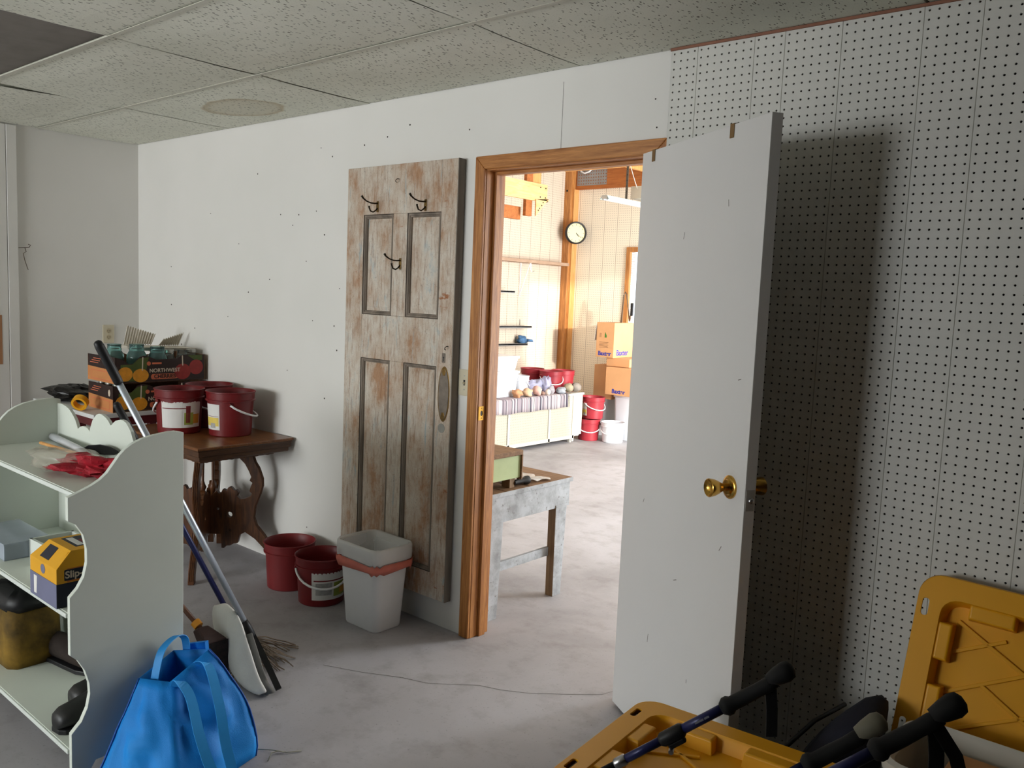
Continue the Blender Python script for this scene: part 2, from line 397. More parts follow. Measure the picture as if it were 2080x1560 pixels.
# suspended ceiling: tiles 2 x 4 ft on a grid, one missing
ceil = struct(MB().bx(-.1, 7.3, -8.15, .105, 2.62, 2.68).build('ceiling', mat('deck_grey', srgb(120,114,108), .9)))
xs = [0, 1.102, 2.321, 3.541, 4.760, 5.979, 7.2]; ys = [0, -.606, -1.216, -1.826, -2.436, -3.046, -3.656, -4.266, -4.876, -5.486, -6.096, -6.706, -7.316, -8.0]
MISS = {(1, 2)}
def tile(x0, x1, y1, y0, m, lift=0.0, tl=0):
    g = .0045; nx, ny = 6, 4; mb = MB(); cx, cy = (x0+x1)/2, (y0+y1)/2; hx, hy = (x1-x0)/2-g, (y1-y0)/2-g
    rows = []
    for j in range(ny+1):
        row = []
        for i in range(nx+1):
            u, vv = 2*i/nx-1, 2*j/ny-1
            row.append((u*hx, vv*hy, -.007*(1-u*u)*(1-vv*vv) + .0035*(1 if abs(vv) > .99 else 0) + lift + tl*vv))
        rows.append(row)
    mb.sheet(rows); i0 = len(mb.v)
    mb.bx(-hx, hx, -hy, hy, .004+lift, .018+lift)
    o = mb.build('ceiling_tile', m, ceil, recalc=False, smooth=False); o.location = (cx, cy, H); return o
for i in range(6):
    for j in range(13):
        if (i, j) in MISS: tile(xs[i], xs[i+1], ys[j], ys[j+1], mat('dim_gap_panel', srgb(132,126,120), .9), lift=.006); continue  # grey panel stands in for the dim space above the missing tile
        tl = .012 if (i, j) == (0, 1) else (random.uniform(-.003,.003) if j else 0)
        tile(xs[i], xs[i+1], ys[j], ys[j+1], TILE_ST if (i, j) == (1, 0) else TILE, lift=random.uniform(0,.002), tl=tl)
TEE = mat('grid_tee', srgb(206,204,190), .6, var=.03)
for y in ys[1:-1]: MB().bx(0, 7.2, y-.009, y+.009, H-.0005, H+.0015).bx(0, 7.2, y-.0015, y+.0015, H+.005, H+.035).build('grid_tee', TEE, ceil)
for x in xs[1:-1]: MB().bx(x-.010, x+.010, -8.0, 0, H+.016, H+.017).build('grid_tee', TEE, ceil)
# ---------------- door casing and jamb
def casing(name, parts, m): return parts.build(name, m, trim, bevel=.003)
trim = struct(MB().bx(3.062, 3.085, -.004, .112, 0, 2.04).build('trim_1', TRIM, bevel=.001), 'stained fir jamb and casing of the doorway')
MB().bx(3.885, 3.908, -.004, .112, 0, 2.04).build('jamb', TRIM, trim)
MB().bx(3.085, 3.885, -.004, .112, 2.02, 2.04).build('head_jamb', TRIMH, trim)
cs = [(3.029,0),(3.083,0),(3.083,2.024),(3.029,2.078)]
MB().prism(cs, 'y', -.018, 0).build('casing', TRIM, trim, bevel=.004)
MB().prism([(3.89,0),(3.944,0),(3.944,2.078),(3.89,2.024)], 'y', -.018, 0).build('casing', TRIM, trim, bevel=.004)
MB().prism([(3.029,2.078),(3.083,2.024),(3.89,2.024),(3.944,2.078)], 'y', -.018, 0).build('header_casing', TRIMH, trim, bevel=.004)
MB().bx(3.085, 3.098, .042, .080, 0, 2.02).build('door_stop', TRIM, trim, bevel=.002)
MB().bx(3.872, 3.885, .042, .080, 0, 2.02).build('door_stop', TRIM, trim, bevel=.002)
MB().bx(3.098, 3.872, .042, .080, 2.007, 2.02).build('door_stop', TRIMH, trim, bevel=.002)
st = plate(rrect(.016,.030,.003,2), [circ(.003,0,.0075,10,.012), circ(.003,.021,.003,6), circ(.003,-.021,.003,6)], .0015, 'yz', 0).build('strike_plate', BRASS, trim); st.location = (3.0848, .014, 1.0)
MB().bx(3.0846, 3.0852, .008, .026, .985, 1.015).build('strike_hole', BLACK, trim)
MB().bx(3.025, 3.95, .105, .12, 2.04, 2.1).bx(3.01, 3.062, .105, .12, 0, 2.1).bx(3.908, 3.96, .105, .12, 0, 2.1).build('rear_casing', TRIM, trim)
# ---------------- the open white door
TH = 1.0169; ux, uy = math.sin(TH), -math.cos(TH); HX, HY = 3.8698, -.0517
U = Vector((ux, uy, 0)); N = Vector((uy, -ux, 0))        # along the door, out of its visible face
DW, DT = .765, .035
door = struct(bpy.data.objects.new('door_1', None), 'flush white interior door standing open'); COL.objects.link(door); door.location = (HX, HY, 0)
door.rotation_euler = (0, 0, math.atan2(uy, ux))        # local x = along door; local y = -N
def dl(s, d, z): return (s, -d, z)
MB().bx(0, DW, 0, DT, .012, 2.022).build('door_slab', DOORW, door, bevel=.0015)
mk = MB()
for s_, z_, a_, ln in ((.33,1.72,.2,.022),(.58,1.80,-.15,.02),(.25,.36,.1,.03),(.41,.62,1.2,.02),(.52,.33,0,.012),(.66,.80,.6,.02),(.70,1.30,1.3,.015),(.16,.82,.4,.015)):
    mk.obox((s_, -.0002, z_), (math.sin(a_),0,math.cos(a_)), (0,1,0), (math.cos(a_),0,-math.sin(a_)), ln, .0004, .0022)
o = mk.build('scuff_marks', mat('scuff', srgb(120,114,108), .7), door); o['kind'] = 'stuff'
RX = Matrix.Rotation(PI/2, 4, 'X')                      # lathe z -> -y (out of face)
def knob_at(sgn, nm='door_knob'):
    k0 = Matrix.Translation((.690, 0 if sgn > 0 else DT, .990)) @ Matrix.Rotation(PI/2*sgn, 4, 'X')
    r = MB().lathe([(.034,0),(.034,.004),(.031,.007),(.024,.008),(.021,.013),(.013,.014)], 32, k0).build('knob_rose', BRASS, door, auto=True)
    k = MB().lathe([(.012,.010),(.011,.024),(.013,.030),(.019,.040),(.0245,.054),(.0265,.066),(.0265,.070),(.0245,.0715),(.020,.066),(.012,.060),(.0,.059)], 32, k0, cap=False).build(nm, BRASS, door, auto=True)
knob_at(1); knob_at(-1)
MB().bx(DW-.0005, DW+.0015, .004, .031, .938, .998).build('latch_plate', mat('white_painted_steel', srgb(176,172,164), .4), door, bevel=.0005)
MB().lathe([(.0085,0),(.0085,.006),(.0075,.009),(.004,.0105),(0,.011)], 16, Matrix.Translation((DW+.001, .018, .968)) @ Matrix.Rotation(PI/2, 4, 'Y'), cap=False).build('latch_bolt', STEEL, door, smooth=True)
for z in (.25, 1.02, 1.80):
    MB().lathe([(.006,0),(.006,.09)], 10, Matrix.Translation((-.004, DT+.004, z-.045))).bx(-.003, 0, .004, .032, z-.045, z+.045).build('hinge', BRASS, door)
for s_, lb in ((.085, 'thin brown over-the-door hook near the hinge side of the white door'), (.575, 'brown over-the-door hook near the latch side of the white door')):
    hk = MB(); hw = .010
    path = [(s_, -.0015, 1.984), (s_, -.0015, 2.0238), (s_, .010, 2.0245), (s_, .028, 2.0245), (s_, DT+.0015, 2.0238), (s_, DT+.0015, 1.93), (s_, DT+.02, 1.91), (s_, DT+.032, 1.925)]
    hk.ribbon(path, .021, .0018, (1, 0, 0))
    o = hk.build('door_hook', COPPER); o.location = door.location; o.rotation_euler = door.rotation_euler; tag(o, lb, 'hook')
# light switch beside the casing, outlet on the left wall
sw = thing('light_switch', 'cream toggle light switch plate between old door and door casing', 'light switch', (2.999, 0, 1.125))
MB().prism(rrect(.0345, .057, .004, 2), 'y', -.006, 0).build('switch_plate', CREAM, sw, bevel=.002)
MB().bx(-.005, .005, -.0065, -.002, -.012, .012).build('toggle_slot', BLACK, sw); MB().prism([(-.018,.0),(-.004,-.009),(-.004,.003)], 'x', -.004, .004).build('toggle', CREAM, sw)
for z in (-.03, .03): MB().lathe([(.0028,0),(.0028,.0015)], 8, Matrix.Translation((0,-.0055,z)) @ RX).build('screw', STEEL, sw)
ol = thing('wall_outlet', 'cream duplex power outlet on the left wall above the fruit boxes', 'outlet', (0, -.2, 1.153))
MB().prism(rrect(.036, .058, .004, 2), 'x', 0, .007).build('outlet_plate', CREAM, ol, bevel=.002)
for z in (-.02, .02):
    f = MB().prism(circ(0, z, .0165, 14), 'x', .006, .0085).build('outlet_face', mat('cream_dark', srgb(196,182,150), .45), ol)
    MB().bx(.0083, .0089, -.008, -.005, z-.004, z+.006).bx(.0083, .0089, .005, .008, z-.004, z+.006).bx(.0083, .0089, -.002, .002, z-.012, z-.008).build('slot', BLACK, f)
wh = MB(); wx = .03
wh.tube([(wx, -.73, 1.665), (wx, -.70, 1.668), (wx, -.672, 1.672), (wx+.002, -.665, 1.685), (wx, -.678, 1.69)], .0022, 6)
wh.tube([(wx, -.695, 1.667), (wx+.004, -.69, 1.645), (wx+.004, -.706, 1.635), (wx+.004, -.700, 1.60), (wx+.002, -.684, 1.55), (wx+.002, -.68, 1.54)], .002, 6)
tag(wh.build('wire_hook', mat('rusty_wire', srgb(96,80,66), .6, .5), smooth=True), 'bent rusty wire hanging from the white trim on the left wall', 'wire')
# ================================================================== OLD DOOR HUNG ON THE WALL
od = thing('antique_door', 'weathered four-panel antique door with peeling paint hung on the wall', 'door', (2.59, -.026, .137))
def odp(name, mb, m, **k): return mb.build(name, m, od, world=True, **k)
Y0, Y1 = -.045, -.006
odp('stile', MB().bx(2.222, 2.345, Y0, Y1, .137, 2.075), OLD, bevel=.003); odp('stile', MB().bx(2.862, 2.957, Y0, Y1, .137, 2.075), OLD, bevel=.003)
odp('door_edge', MB().bx(2.957, 2.9605, Y0+.001, Y1, .137, 2.075), OLD_EDGE)
odp('mullion', MB().bx(2.553, 2.649, Y0, Y1, 1.392, 1.855), OLD, bevel=.003); odp('mullion', MB().bx(2.553, 2.649, Y0, Y1, .255, 1.185), OLD, bevel=.003)
for z0, z1 in ((1.855, 2.075), (1.185, 1.392), (.137, .255)): odp('rail', MB().bx(2.345, 2.862, Y0+.0006, Y1, z0, z1), OLD, bevel=.002)
for x0, x1, z0, z1 in ((2.345,2.553,1.392,1.855),(2.649,2.862,1.392,1.855),(2.345,2.553,.255,1.185),(2.649,2.862,.255,1.185)):
    pn = MB(); a, b, c = .020, .026, .040
    ring = lambda d, y: [(x0+d,y,z0+d),(x1-d,y,z0+d),(x1-d,y,z1-d),(x0+d,y,z1-d)]
    pn.loft([ring(.012,-.029), ring(b,-.029), ring(c,-.034)], False, True)
    odp('panel', pn, OLD, recalc=True)
    mo = MB().loft([ring(0,-.0395), ring(.0035,-.0425), ring(.010,-.0405), ring(.013,-.036), ring(.017,-.037), ring(.019,-.0285)], False, False)
    odp('panel_moulding', mo, OLD_MOULD, recalc=True)
    odp('panel_groove', MB().loft([ring(-.001,-.030), ring(.0005,-.0442), ring(.0036,-.0395)], False, False), GROOVE)
IRON = mat('dark_iron_hook', srgb(52,44,34), .4, .8, var=.2)
for hx, hz in ((2.443,1.893),(2.764,1.889),(2.609,1.633)):
    h = MB(); y = -.046
    h.prism([(hx-.006,hz-.028),(hx+.006,hz-.028),(hx+.008,hz),(hx+.006,hz+.022),(hx-.006,hz+.022),(hx-.008,hz)], 'y', y-.002, y+.003)
    b = odp('coat_hook', h, DBRASS, bevel=.001)
    p = MB().tube([(hx,y,hz+.012),(hx,y-.018,hz+.010),(hx,y-.04,hz+.010),(hx,y-.066,hz+.016),(hx,y-.085,hz+.026),(hx,y-.094,hz+.036)], [.004,.0034,.0034,.0034,.004,.0055], 8)
    p.tube([(hx,y,hz-.010),(hx,y-.012,hz-.022),(hx,y-.026,hz-.030),(hx,y-.042,hz-.026),(hx,y-.050,hz-.010),(hx,y-.050,hz-.004)], [.0038,.0034,.0034,.0034,.004,.005], 8)
    o = p.build('hook_prongs', IRON, b, smooth=True); o.location = (0,0,0)
for hx, hz in ((2.586,2.008),(2.932,1.278)):
    odp('screw_hook', MB().tube([(hx,-.045,hz),(hx,-.055,hz),(hx-.002,-.062,hz-.005),(hx-.004,-.062,hz-.013),(hx-.004,-.054,hz-.016)], .0018, 6), IRON, smooth=True)
TARN = mat('tarnished_plate', srgb(122,112,102), .55, .6, var=.3, scale=18, bump=.2)
pl = odp('pull_plate', MB().prism(circ(2.915, 1.068, .036, 28, .122), 'y', -.0465, -.0445), DBRASS, bevel=.0008)
o = MB().prism(circ(2.915, 1.068, .0305, 28, .113), 'y', -.048, -.0455).build('plate_face', TARN, pl, bevel=.001); o.location = (0,0,0)
for z in (1.165, .972):
    o = MB().prism(circ(2.915, z, .012, 6, .018), 'y', -.0492, -.047).build('plate_ornament', DBRASS, pl, bevel=.002); o.location = (0,0,0)
kh = odp('keyhole_plate', MB().prism(rrect(.010,.021,.003,2,2.908,1.226), 'y', -.0465, -.0445), TARN)
o = MB().prism(circ(2.908,1.228,.004,8), 'y', -.0470, -.046).bx(2.906,2.910,-.0470,-.046,1.212,1.226).build('keyhole', BLACK, kh); o.location = (0,0,0)
odp('knob_scar', MB().prism(circ(2.907, .917, .021, 16), 'y', -.0462, -.0445), mat('bare_scar', srgb(150,148,140), .8, var=.2))

# ================================================================== PAILS
def pail_body(R, r0, h, m):
    k = R/.128
    prof = [(r0*.96,0),(r0,.004),(.1175*k,h-.052),(.1275*k,h-.050),(.128*k,h-.044),(.1225*k,h-.042),(.1245*k,h-.008),(.129*k,h-.006),(.129*k,h-.001),(.1265*k,h),(.122*k,h-.006),(.119*k,h-.05),(r0-.004,.010),(.001,.008)]
    return MB().lathe(prof, 40).mesh('pail_body'), prof
def patch(R0, R1, z0, z1, a0, a1, off=.0008, n=14, wob=None):
    rows = []
    for i in range(2 if not wob else 5):
        t = i/(1 if not wob else 4); row = []
        for k in range(n+1):
            a = a0 + (a1-a0)*k/n; z = z0 + (z1-z0)*t
            if wob and i == 4: z += wob*math.sin(k*2.3)*.5 + wob*math.sin(k*.9+1)
            r = R0 + (R1-R0)*(z-0)/.19 + off; row.append((r*math.cos(a), r*math.sin(a), z))
        rows.append(row)
    return MB().sheet(rows)
OLIVE = mat('label_green', srgb(150,160,70), .6); ORNG = mat('label_orange', srgb(214,150,60), .6); LRED = mat('label_dark_red', srgb(120,32,38), .6); YELP = mat('label_yellow', srgb(226,200,96), .6)
GREYP = mat('label_print_grey', srgb(170,168,166), .6, var=.2, scale=60)
def pail(label, loc, h=.235, R=.128, r0=.108, m=None, handle=None, paper=None, rotz=0, group=None, drop=.075, hm=None):
    """handle = azimuth of the hanging bail; paper = (azimuth, half-width, style)"""
    t = thing('bucket', label, 'bucket', loc, rotz, group)
    me, prof = pail_body(R, r0, h, m); me.materials.append(m); b = bpy.data.objects.new('bucket_body', me); COL.objects.link(b); b.parent = t
    me.shade_smooth(); md = b.modifiers.new('edges', 'EDGE_SPLIT'); md.split_angle = math.radians(40)
    if handle is not None:
        A = Matrix.Rotation(handle + PI/2, 3, 'Z'); zr = h-.060; rr = R*.975
        path = [A @ Vector((rr*1.0*math.cos(u), -(rr+.012)*math.sin(u), zr - drop*math.sin(u)**.8)) for u in [PI*k/14 for k in range(15)]]
        hd = MB().tube(path, .0054, 8).build('bail_handle', hm or WPL, t, smooth=True)
        for s in (1, -1):
            q = A @ Vector((s*rr, 0, zr)); MB().lathe([(.009,-.006),(.009,.006)], 10, Matrix.Translation(q) @ A.to_4x4() @ Matrix.Rotation(PI/2, 4, 'Y')).build('bail_ear', m, t)
    if paper:
        az, hw, style = paper; R1 = .1175*R/.128; k = h/.235
        lab = patch(r0, R1, .035*k, .170*k, az-hw, az+hw, .0012, 18, .003 if style == 'torn' else None).build('paper_label', LBL, t, recalc=False)
        sty = {'torn': [(-.55,.0,.05,.125,LBL),(.10,.55,.05,.115,OLIVE),(.55,.92,.055,.105,ORNG),(.18,.40,.060,.150,LRED),(-.95,.2,.136,.140,LRED)],
               'half': [(-.9,.9,.055,.10,YELP),(-.2,.5,.045,.07,GREYP),(-.9,.9,.105,.107,LRED)],
               'full': [(-.8,.0,.06,.12,GREYP),(.1,.85,.05,.12,OLIVE),(.45,.85,.06,.095,ORNG),(-.9,.9,.128,.134,LRED)]}[style]
        for a, b_, z0, z1, mm in sty:
            patch(r0, R1, z0*k, z1*k, az+a*hw, az+b_*hw, .0019, 8).build('label_print', mm, lab, recalc=False)
    return t
TOC = lambda x, y: math.atan2(CAM.y-y, CAM.x-x)          # azimuth facing the photographer's side
G1 = 'dark red pails on the carved table'
pail('dark red bucket on carved table, torn white label, handle loop at its left', (1.262,-.385,.71), drop=.09, handle=TOC(1.26,-.38)-2.55, paper=(TOC(1.26,-.38)+.12, .95, 'torn'), m=RED, group=G1)
pail('dark red bucket at the right end of the table with white handle hanging', (1.485,-.215,.71), handle=TOC(1.48,-.2)+1.5, paper=(TOC(1.48,-.2)-.95, .45, 'half'), m=RED, group=G1)
pail('dark red bucket at the back of the table behind the other two', (1.155,-.150,.71), m=RED, group=G1, handle=TOC(1.1,-.15)+.4)
pail('faded dark red bucket on the floor beside the carved table leg', (1.985,-.178,0), h=.232, m=REDF, group='dark red pails on the floor')
pail('dark red floor bucket with torn label and white handle beside the waste bin', (2.262,-.186,0), h=.232, R=.128, m=RED, handle=TOC(2.26,-.16)+.18, paper=(TOC(2.26,-.16)+.45, .85, 'full'), group='dark red pails on the floor')

# ================================================================== WASTE BIN WITH LINER
tb = thing('waste_bin', 'white rectangular plastic waste bin with clear liner in front of old door', 'waste bin', (2.655, -.192, 0))
def ring3(hx, hy, r, z, n=5, wob=0, ph=0, cx=0, cy=0):
    return [(x + wob*math.sin(5*k+ph)*.5, y + wob*math.cos(7*k+ph)*.5, z + wob*math.sin(3.1*k+ph)) for k, (x, y) in enumerate(rrect(hx, hy, r, n, cx, cy))]
MB().loft([ring3(.108,.078,.03,0), ring3(.112,.081,.032,.006), ring3(.135,.103,.036,.36), ring3(.142,.110,.04,.362), ring3(.143,.111,.04,.378), ring3(.136,.104,.036,.378), ring3(.132,.100,.035,.34), ring3(.108,.078,.03,.01)]).build('bin_body', WPL, tb, auto=True)
LIN = mat('clear_liner', srgb(244,243,240), .25, var=.02, scale=20, alpha=.6, bump=.25, fine=2)
LINR = mat('coral_drawstring', srgb(222,124,106), .45, var=.12, scale=18, alpha=.85)
MB().loft([ring3(.148,.116,.042,.318,5,.005), ring3(.152,.119,.044,.345,5,.005,1), ring3(.151,.119,.046,.376,5,.003,2), ring3(.146,.114,.044,.388,5,.003,.5), ring3(.136,.104,.038,.384,5,.002), ring3(.128,.096,.034,.30,5,.005,2), ring3(.116,.084,.03,.16,5,.007,1), ring3(.10,.070,.03,.02,5,.004)], False, True).build('bin_liner', LIN, tb, smooth=True)
tilt = lambda rg: [(x, y, z + .075*max(0, (-x/.15+y/.12)/2)) for x, y, z in rg]
MB().loft([tilt(ring3(.149,.117,.044,.276,5,.010,1.3)), tilt(ring3(.1535,.1205,.045,.294,5,.010,.6)), tilt(ring3(.151,.119,.044,.314,5,.008,.2))], False, False).build('drawstring_hem', LINR, tb, smooth=True, solid=.0015)

# ================================================================== CARVED TABLE
tt = thing('carved_table', 'dark carved wooden parlour table with scrolled legs against the wall', 'table', (1.36, -.29, 0))
def tp(name, mb, m, **k): return mb.build(name, m, tt, world=True, **k)
TX0, TX1, TY0, TY1, TZ = .96, 1.775, -.562, -.018, .71
def rr2(d, z): return [(TX0+d,TY0+d,z),(TX1-d,TY0+d,z),(TX1-d,TY1-d,z),(TX0+d,TY1-d,z)]
tp('tabletop', MB().loft([rr2(.004,TZ-.014), rr2(0,TZ-.012), rr2(0,TZ-.003), rr2(.003,TZ)]), OAK)
tp('top_moulding', MB().loft([rr2(.022,TZ-.072), rr2(.018,TZ-.068), rr2(.018,TZ-.050), rr2(.010,TZ-.046), rr2(.008,TZ-.022), rr2(.004,TZ-.014)]), OAKE)
# four pierced scroll legs radiating from the centre towards the corners
TC = Vector((1.39, -.29, 0))
lp = [(.12,.636),(.20,.636),(.245,.60),(.257,.562),(.277,.53),(.297,.473),(.298,.434),(.285,.387),(.259,.32),(.253,.26),(.267,.215),(.308,.165),(.345,.11),(.370,.06),(.378,.02),(.378,0),(.335,0),(.333,.04),(.31,.09),(.261,.141),(.207,.177),(.18,.162),(.167,.115),(.147,.112),(.127,.100),(.107,.098),(.095,.085),(.080,.085),(.076,.16),(.012,.16),(.012,.36),(.05,.40),(.065,.385),(.078,.393),(.085,.41),(.104,.401),(.113,.418),(.124,.424),(.136,.416),(.145,.404),(.160,.408),(.170,.392),(.162,.375),(.178,.358),(.205,.362),(.232,.375),(.242,.391),(.228,.405),(.235,.43),(.244,.45),(.228,.462),(.237,.482),(.224,.514),(.203,.552),(.165,.59),(.12,.61)]
for dx, dy in ((.747,.635),(.747,-.665),(-.747,.635),(-.747,-.665)):
    d = Vector((dx, dy, 0)).normalized(); nrm = Vector((-d.y, d.x, 0))
    pm = plate(lp, [circ(.123,.271,.015,12), circ(.126,.185,.006,8), circ(.06,.30,.007,8)], .030, 'xz', -.015)
    pm.v = [tuple(TC + d*x + nrm*y + Vector((0,0,z))) for x, y, z in pm.v]
    L = tp('scroll_leg', pm, OAKV, bevel=.003)
    fl_ = MB()
    for k in (-.008, 0, .008):
        fl_.tube([TC + d*(x+.0008) + nrm*k + Vector((0,0,z)) for x, z in lp[2:15]], .0028, 5)
    o = fl_.build('fluting', OAKV, L); o.location = (0,0,0)
for s_ in (-1, 1):
    sc = [(-.21,.638)] + [(-.21+.42*k/24, .625-.010*abs(math.sin(k*PI/4))-(.008 if k % 4 == 0 else 0)) for k in range(25)] + [(.21,.638)]
    tp('scalloped_apron', MB().prism([(-.29+a_, b_) for a_, b_ in sc], 'x', 1.39+s_*.285-.011, 1.39+s_*.285+.011), OAKV)
    tp('scalloped_apron', MB().prism([(1.39+a_*1.3, b_) for a_, b_ in sc], 'y', -.29+s_*.20-.011, -.29+s_*.20+.011), OAKV)
for yy in (-.312, -.268):
    tp('turned_post', MB().lathe([(.010,.34),(.013,.40),(.020,.415),(.012,.43),(.007,.45),(.008,.54),(.006,.60),(.012,.638)], 12, Matrix.Translation((1.39+ (yy+.29)*.6, yy, 0))), OAKV, smooth=True)

# ================================================================== STAND WITH FRUIT BOXES
ST = thing('side_stand', 'low stand with white top and dark red rail under the fruit boxes', 'stand', (.52, -.40, 0))
MB().bx(.07, .905, -.68, -.02, .752, .775).build('stand_top', mat('white_board', srgb(214,214,212), .5), ST, world=True, bevel=.003)
MB().bx(.10, .895, -.66, -.04, .705, .752).build('rail', mat('maroon_paint', srgb(92,26,30), .5), ST, world=True)
for x, y in ((.13,-.63),(.62,-.63),(.13,-.22),(.62,-.22)): MB().bx(x-.02, x+.02, y-.02, y+.02, 0, .705).build('leg', MATS['maroon_paint'], ST, world=True)
CART = mat('printed_carton_dark', srgb(46,28,24), .55, var=.12, scale=12); KRAFT = mat('kraft_orange', srgb(200,132,78), .65, var=.05)
CARTB = mat('carton_brown', srgb(150,112,82), .8)
PEACH = mat('print_peach', srgb(224,150,40), .55, var=.15, scale=30); CHER = mat('print_cherry', srgb(150,44,40), .5, var=.15, scale=30); LEAF = mat('print_leaf', srgb(78,92,40), .6, var=.2, scale=20)
PRW = mat('print_white', srgb(206,190,170), .6); PRO = mat('print_orange', srgb(206,110,76), .6)
def fruit_box(label, loc, rotz):
    """open carton, local: x=0 is the long printed face (towards +x), y from -L to 0"""
    L, W, h = .535, .33, .150
    t = thing('fruit_box', label, 'box', loc, rotz, 'printed fruit cartons stacked on the stand')
    top = [(-L,0),(0,0),(0,h),(-.11,h+.004),(-.14,h+.002),(-.175,h-.018),(-.30,h-.022),(-.345,h-.002),(-.375,h+.003),(-.40,h-.006),(-.43,h-.040),(-.46,h-.042),(-.50,h-.012),(-L,h-.004)]
    MB().prism(top, 'x', -.006, 0).build('carton_side', CART, t); MB().prism(top, 'x', -W, -W+.006).build('carton_side', CARTB, t)
    MB().bx(-W, 0, -L, -L+.006, 0, h-.004).build('carton_end', CART, t); MB().bx(-W, 0, -.006, 0, 0, h).build('carton_end', CARTB, t)
    MB().bx(-W, 0, -L, 0, 0, .006).build('carton_bottom', CARTB, t)
    x = .0006
    def pr(pts, m, a0=0, a1=x): return MB().prism(pts, 'x', a0, a1).build('print', m, t)
    pr([(-L+.03,.012),(-.42,.012),(-.36,.07),(-.345,h-.006),(-.40,h-.012),(-.44,h-.045),(-L+.03,h-.045)], LEAF)
    pr(circ(-.480,.052,.042,18,.040), PEACH, 0, .0010); pr(circ(-.392,.042,.046,18,.038), PEACH, 0, .0014)
    pr(circ(-.142,.055,.050,18,.046), CHER, 0, .0010); pr(circ(-.058,.078,.044,18,.044), CHER, 0, .0014)
    pr([(-.145,.09),(-.139,.09),(-.141,h-.002),(-.147,h-.002)], PRW, 0, .0016); pr([(-.386,.07),(-.380,.07),(-.377,h-.006),(-.383,h-.006)], PRW, 0, .0016)
    pr([(-.11,h-.002),(-.02,h-.002),(-.02,h-.03),(-.06,h-.035)], LEAF, 0, .0008)
    pr(circ(-.345,.108,.012,10), PRO, 0, .0010); pr([(-.325,.103),(-.27,.103),(-.27,.113),(-.325,.113)], PRO, 0, .0008)
    pr(rrect(.082,.015,.012,4,-.250,.032), PRO, 0, .0008)
    text('NORTHWEST', .030, PRW, t, (.0014, -.250, .066), (PI/2, 0, PI/2), bold=.0006)
    text('CHERRIES', .030, CART, t, (.0016, -.250, .032), (PI/2, 0, PI/2), bold=.0008)
    e = -L
    def pe(pts, m, a=.0006): return MB().prism(pts, 'y', e-a, e).build('print', m, t)
    pe([(-W,.0),(-.004,.0),(-.004,.072),(-W,.080)], KRAFT); pe(rrect(.125,.026,.006,3,-W/2,.036), PRO, .0009); pe(rrect(.120,.022,.006,3,-W/2,.036), KRAFT, .0012)
    for k in range(3): pe([(-W+.03+.02*k,.100+.012*k),(-.20+.02*k,.100+.012*k),(-.20+.02*k,.104+.012*k),(-W+.03+.02*k,.104+.012*k)], PRO)
    pe(circ(-.05,.105,.014,8,.020), PRW)
    return t
B1 = fruit_box('lower of two dark printed fruit boxes, on the white-topped stand', (.895,-.030,.775), math.radians(-1.5))
B2 = fruit_box('upper of two dark printed fruit boxes, holding teal glass jars', (.880,-.022,.934), math.radians(1.0))
TEAL = NT('teal_glass'); TEAL.base(srgb(196,234,232)); TEAL = TEAL.set(.04, 0, .5, .93, 1, 1.25)
CLEAR = NT('clear_glass'); CLEAR.base(srgb(240,246,244)); CLEAR = CLEAR.set(.05, 0, .5, .93, 1, 1.25)
def jar(label, loc, m, h=.17, r=.048, grp='glass jars in the fruit boxes', lid=None):
    pr = [(r*.92,0),(r,.006),(r,h*.62),(r*.96,h*.70),(r*.80,h*.79),(r*.72,h*.82),(r*.72,h*.84),(r*.76,h*.85),(r*.76,h*.88),(r*.71,h*.89),(r*.71,h*.97),(r*.73,h*.98),(r*.73,h),(r*.66,h),(r*.66,h*.84),(r*.88,h*.70),(r*.93,h*.6),(r*.93,.010),(.001,.009)]
    t = thing('glass_jar', label, 'jar', loc, 0, grp)
    MB().lathe(pr, 24).build('jar_glass', m, t, smooth=True)
    if lid: MB().lathe([(r*.78,h-.014),(r*.78,h+.003),(r*.74,h+.005),(0.001,h+.005)], 24, cap=False).build('jar_lid', lid, t, auto=True)
    return t
ZB = .934+.007
jar('left one of three teal glass jars standing in the upper fruit box', (.705,-.478,ZB), TEAL, .20, .052)
jar('middle one of three teal glass jars, catching a bright highlight', (.800,-.395,ZB), TEAL, .205, .054)
jar('right one of three teal glass jars standing in the upper fruit box', (.822,-.285,ZB), TEAL, .19, .054)
ZNC = mat('zinc_lid', srgb(170,168,160), .4, .6)
jar('clear lidded jar next to the teal jars in the upper fruit box', (.800,-.205,ZB), CLEAR, .165, .036, lid=ZNC)
jar('clear glass jar in the middle right of the upper fruit box', (.812,-.130,ZB), CLEAR, .168, .038)
jar('clear glass jar nearest the wall in the upper fruit box', (.800,-.068,ZB), CLEAR, .166, .036, lid=ZNC)
jar('small lidded jar in the lower fruit box, farthest left', (.640,-.515,.782), CLEAR, .142, .030, lid=ZNC)
jar('small lidded jar in the lower fruit box, second from left', (.725,-.512,.782), CLEAR, .142, .034, lid=ZNC)
jar('small lidded jar in the lower fruit box, third from left', (.820,-.512,.782), CLEAR, .142, .034, lid=ZNC)
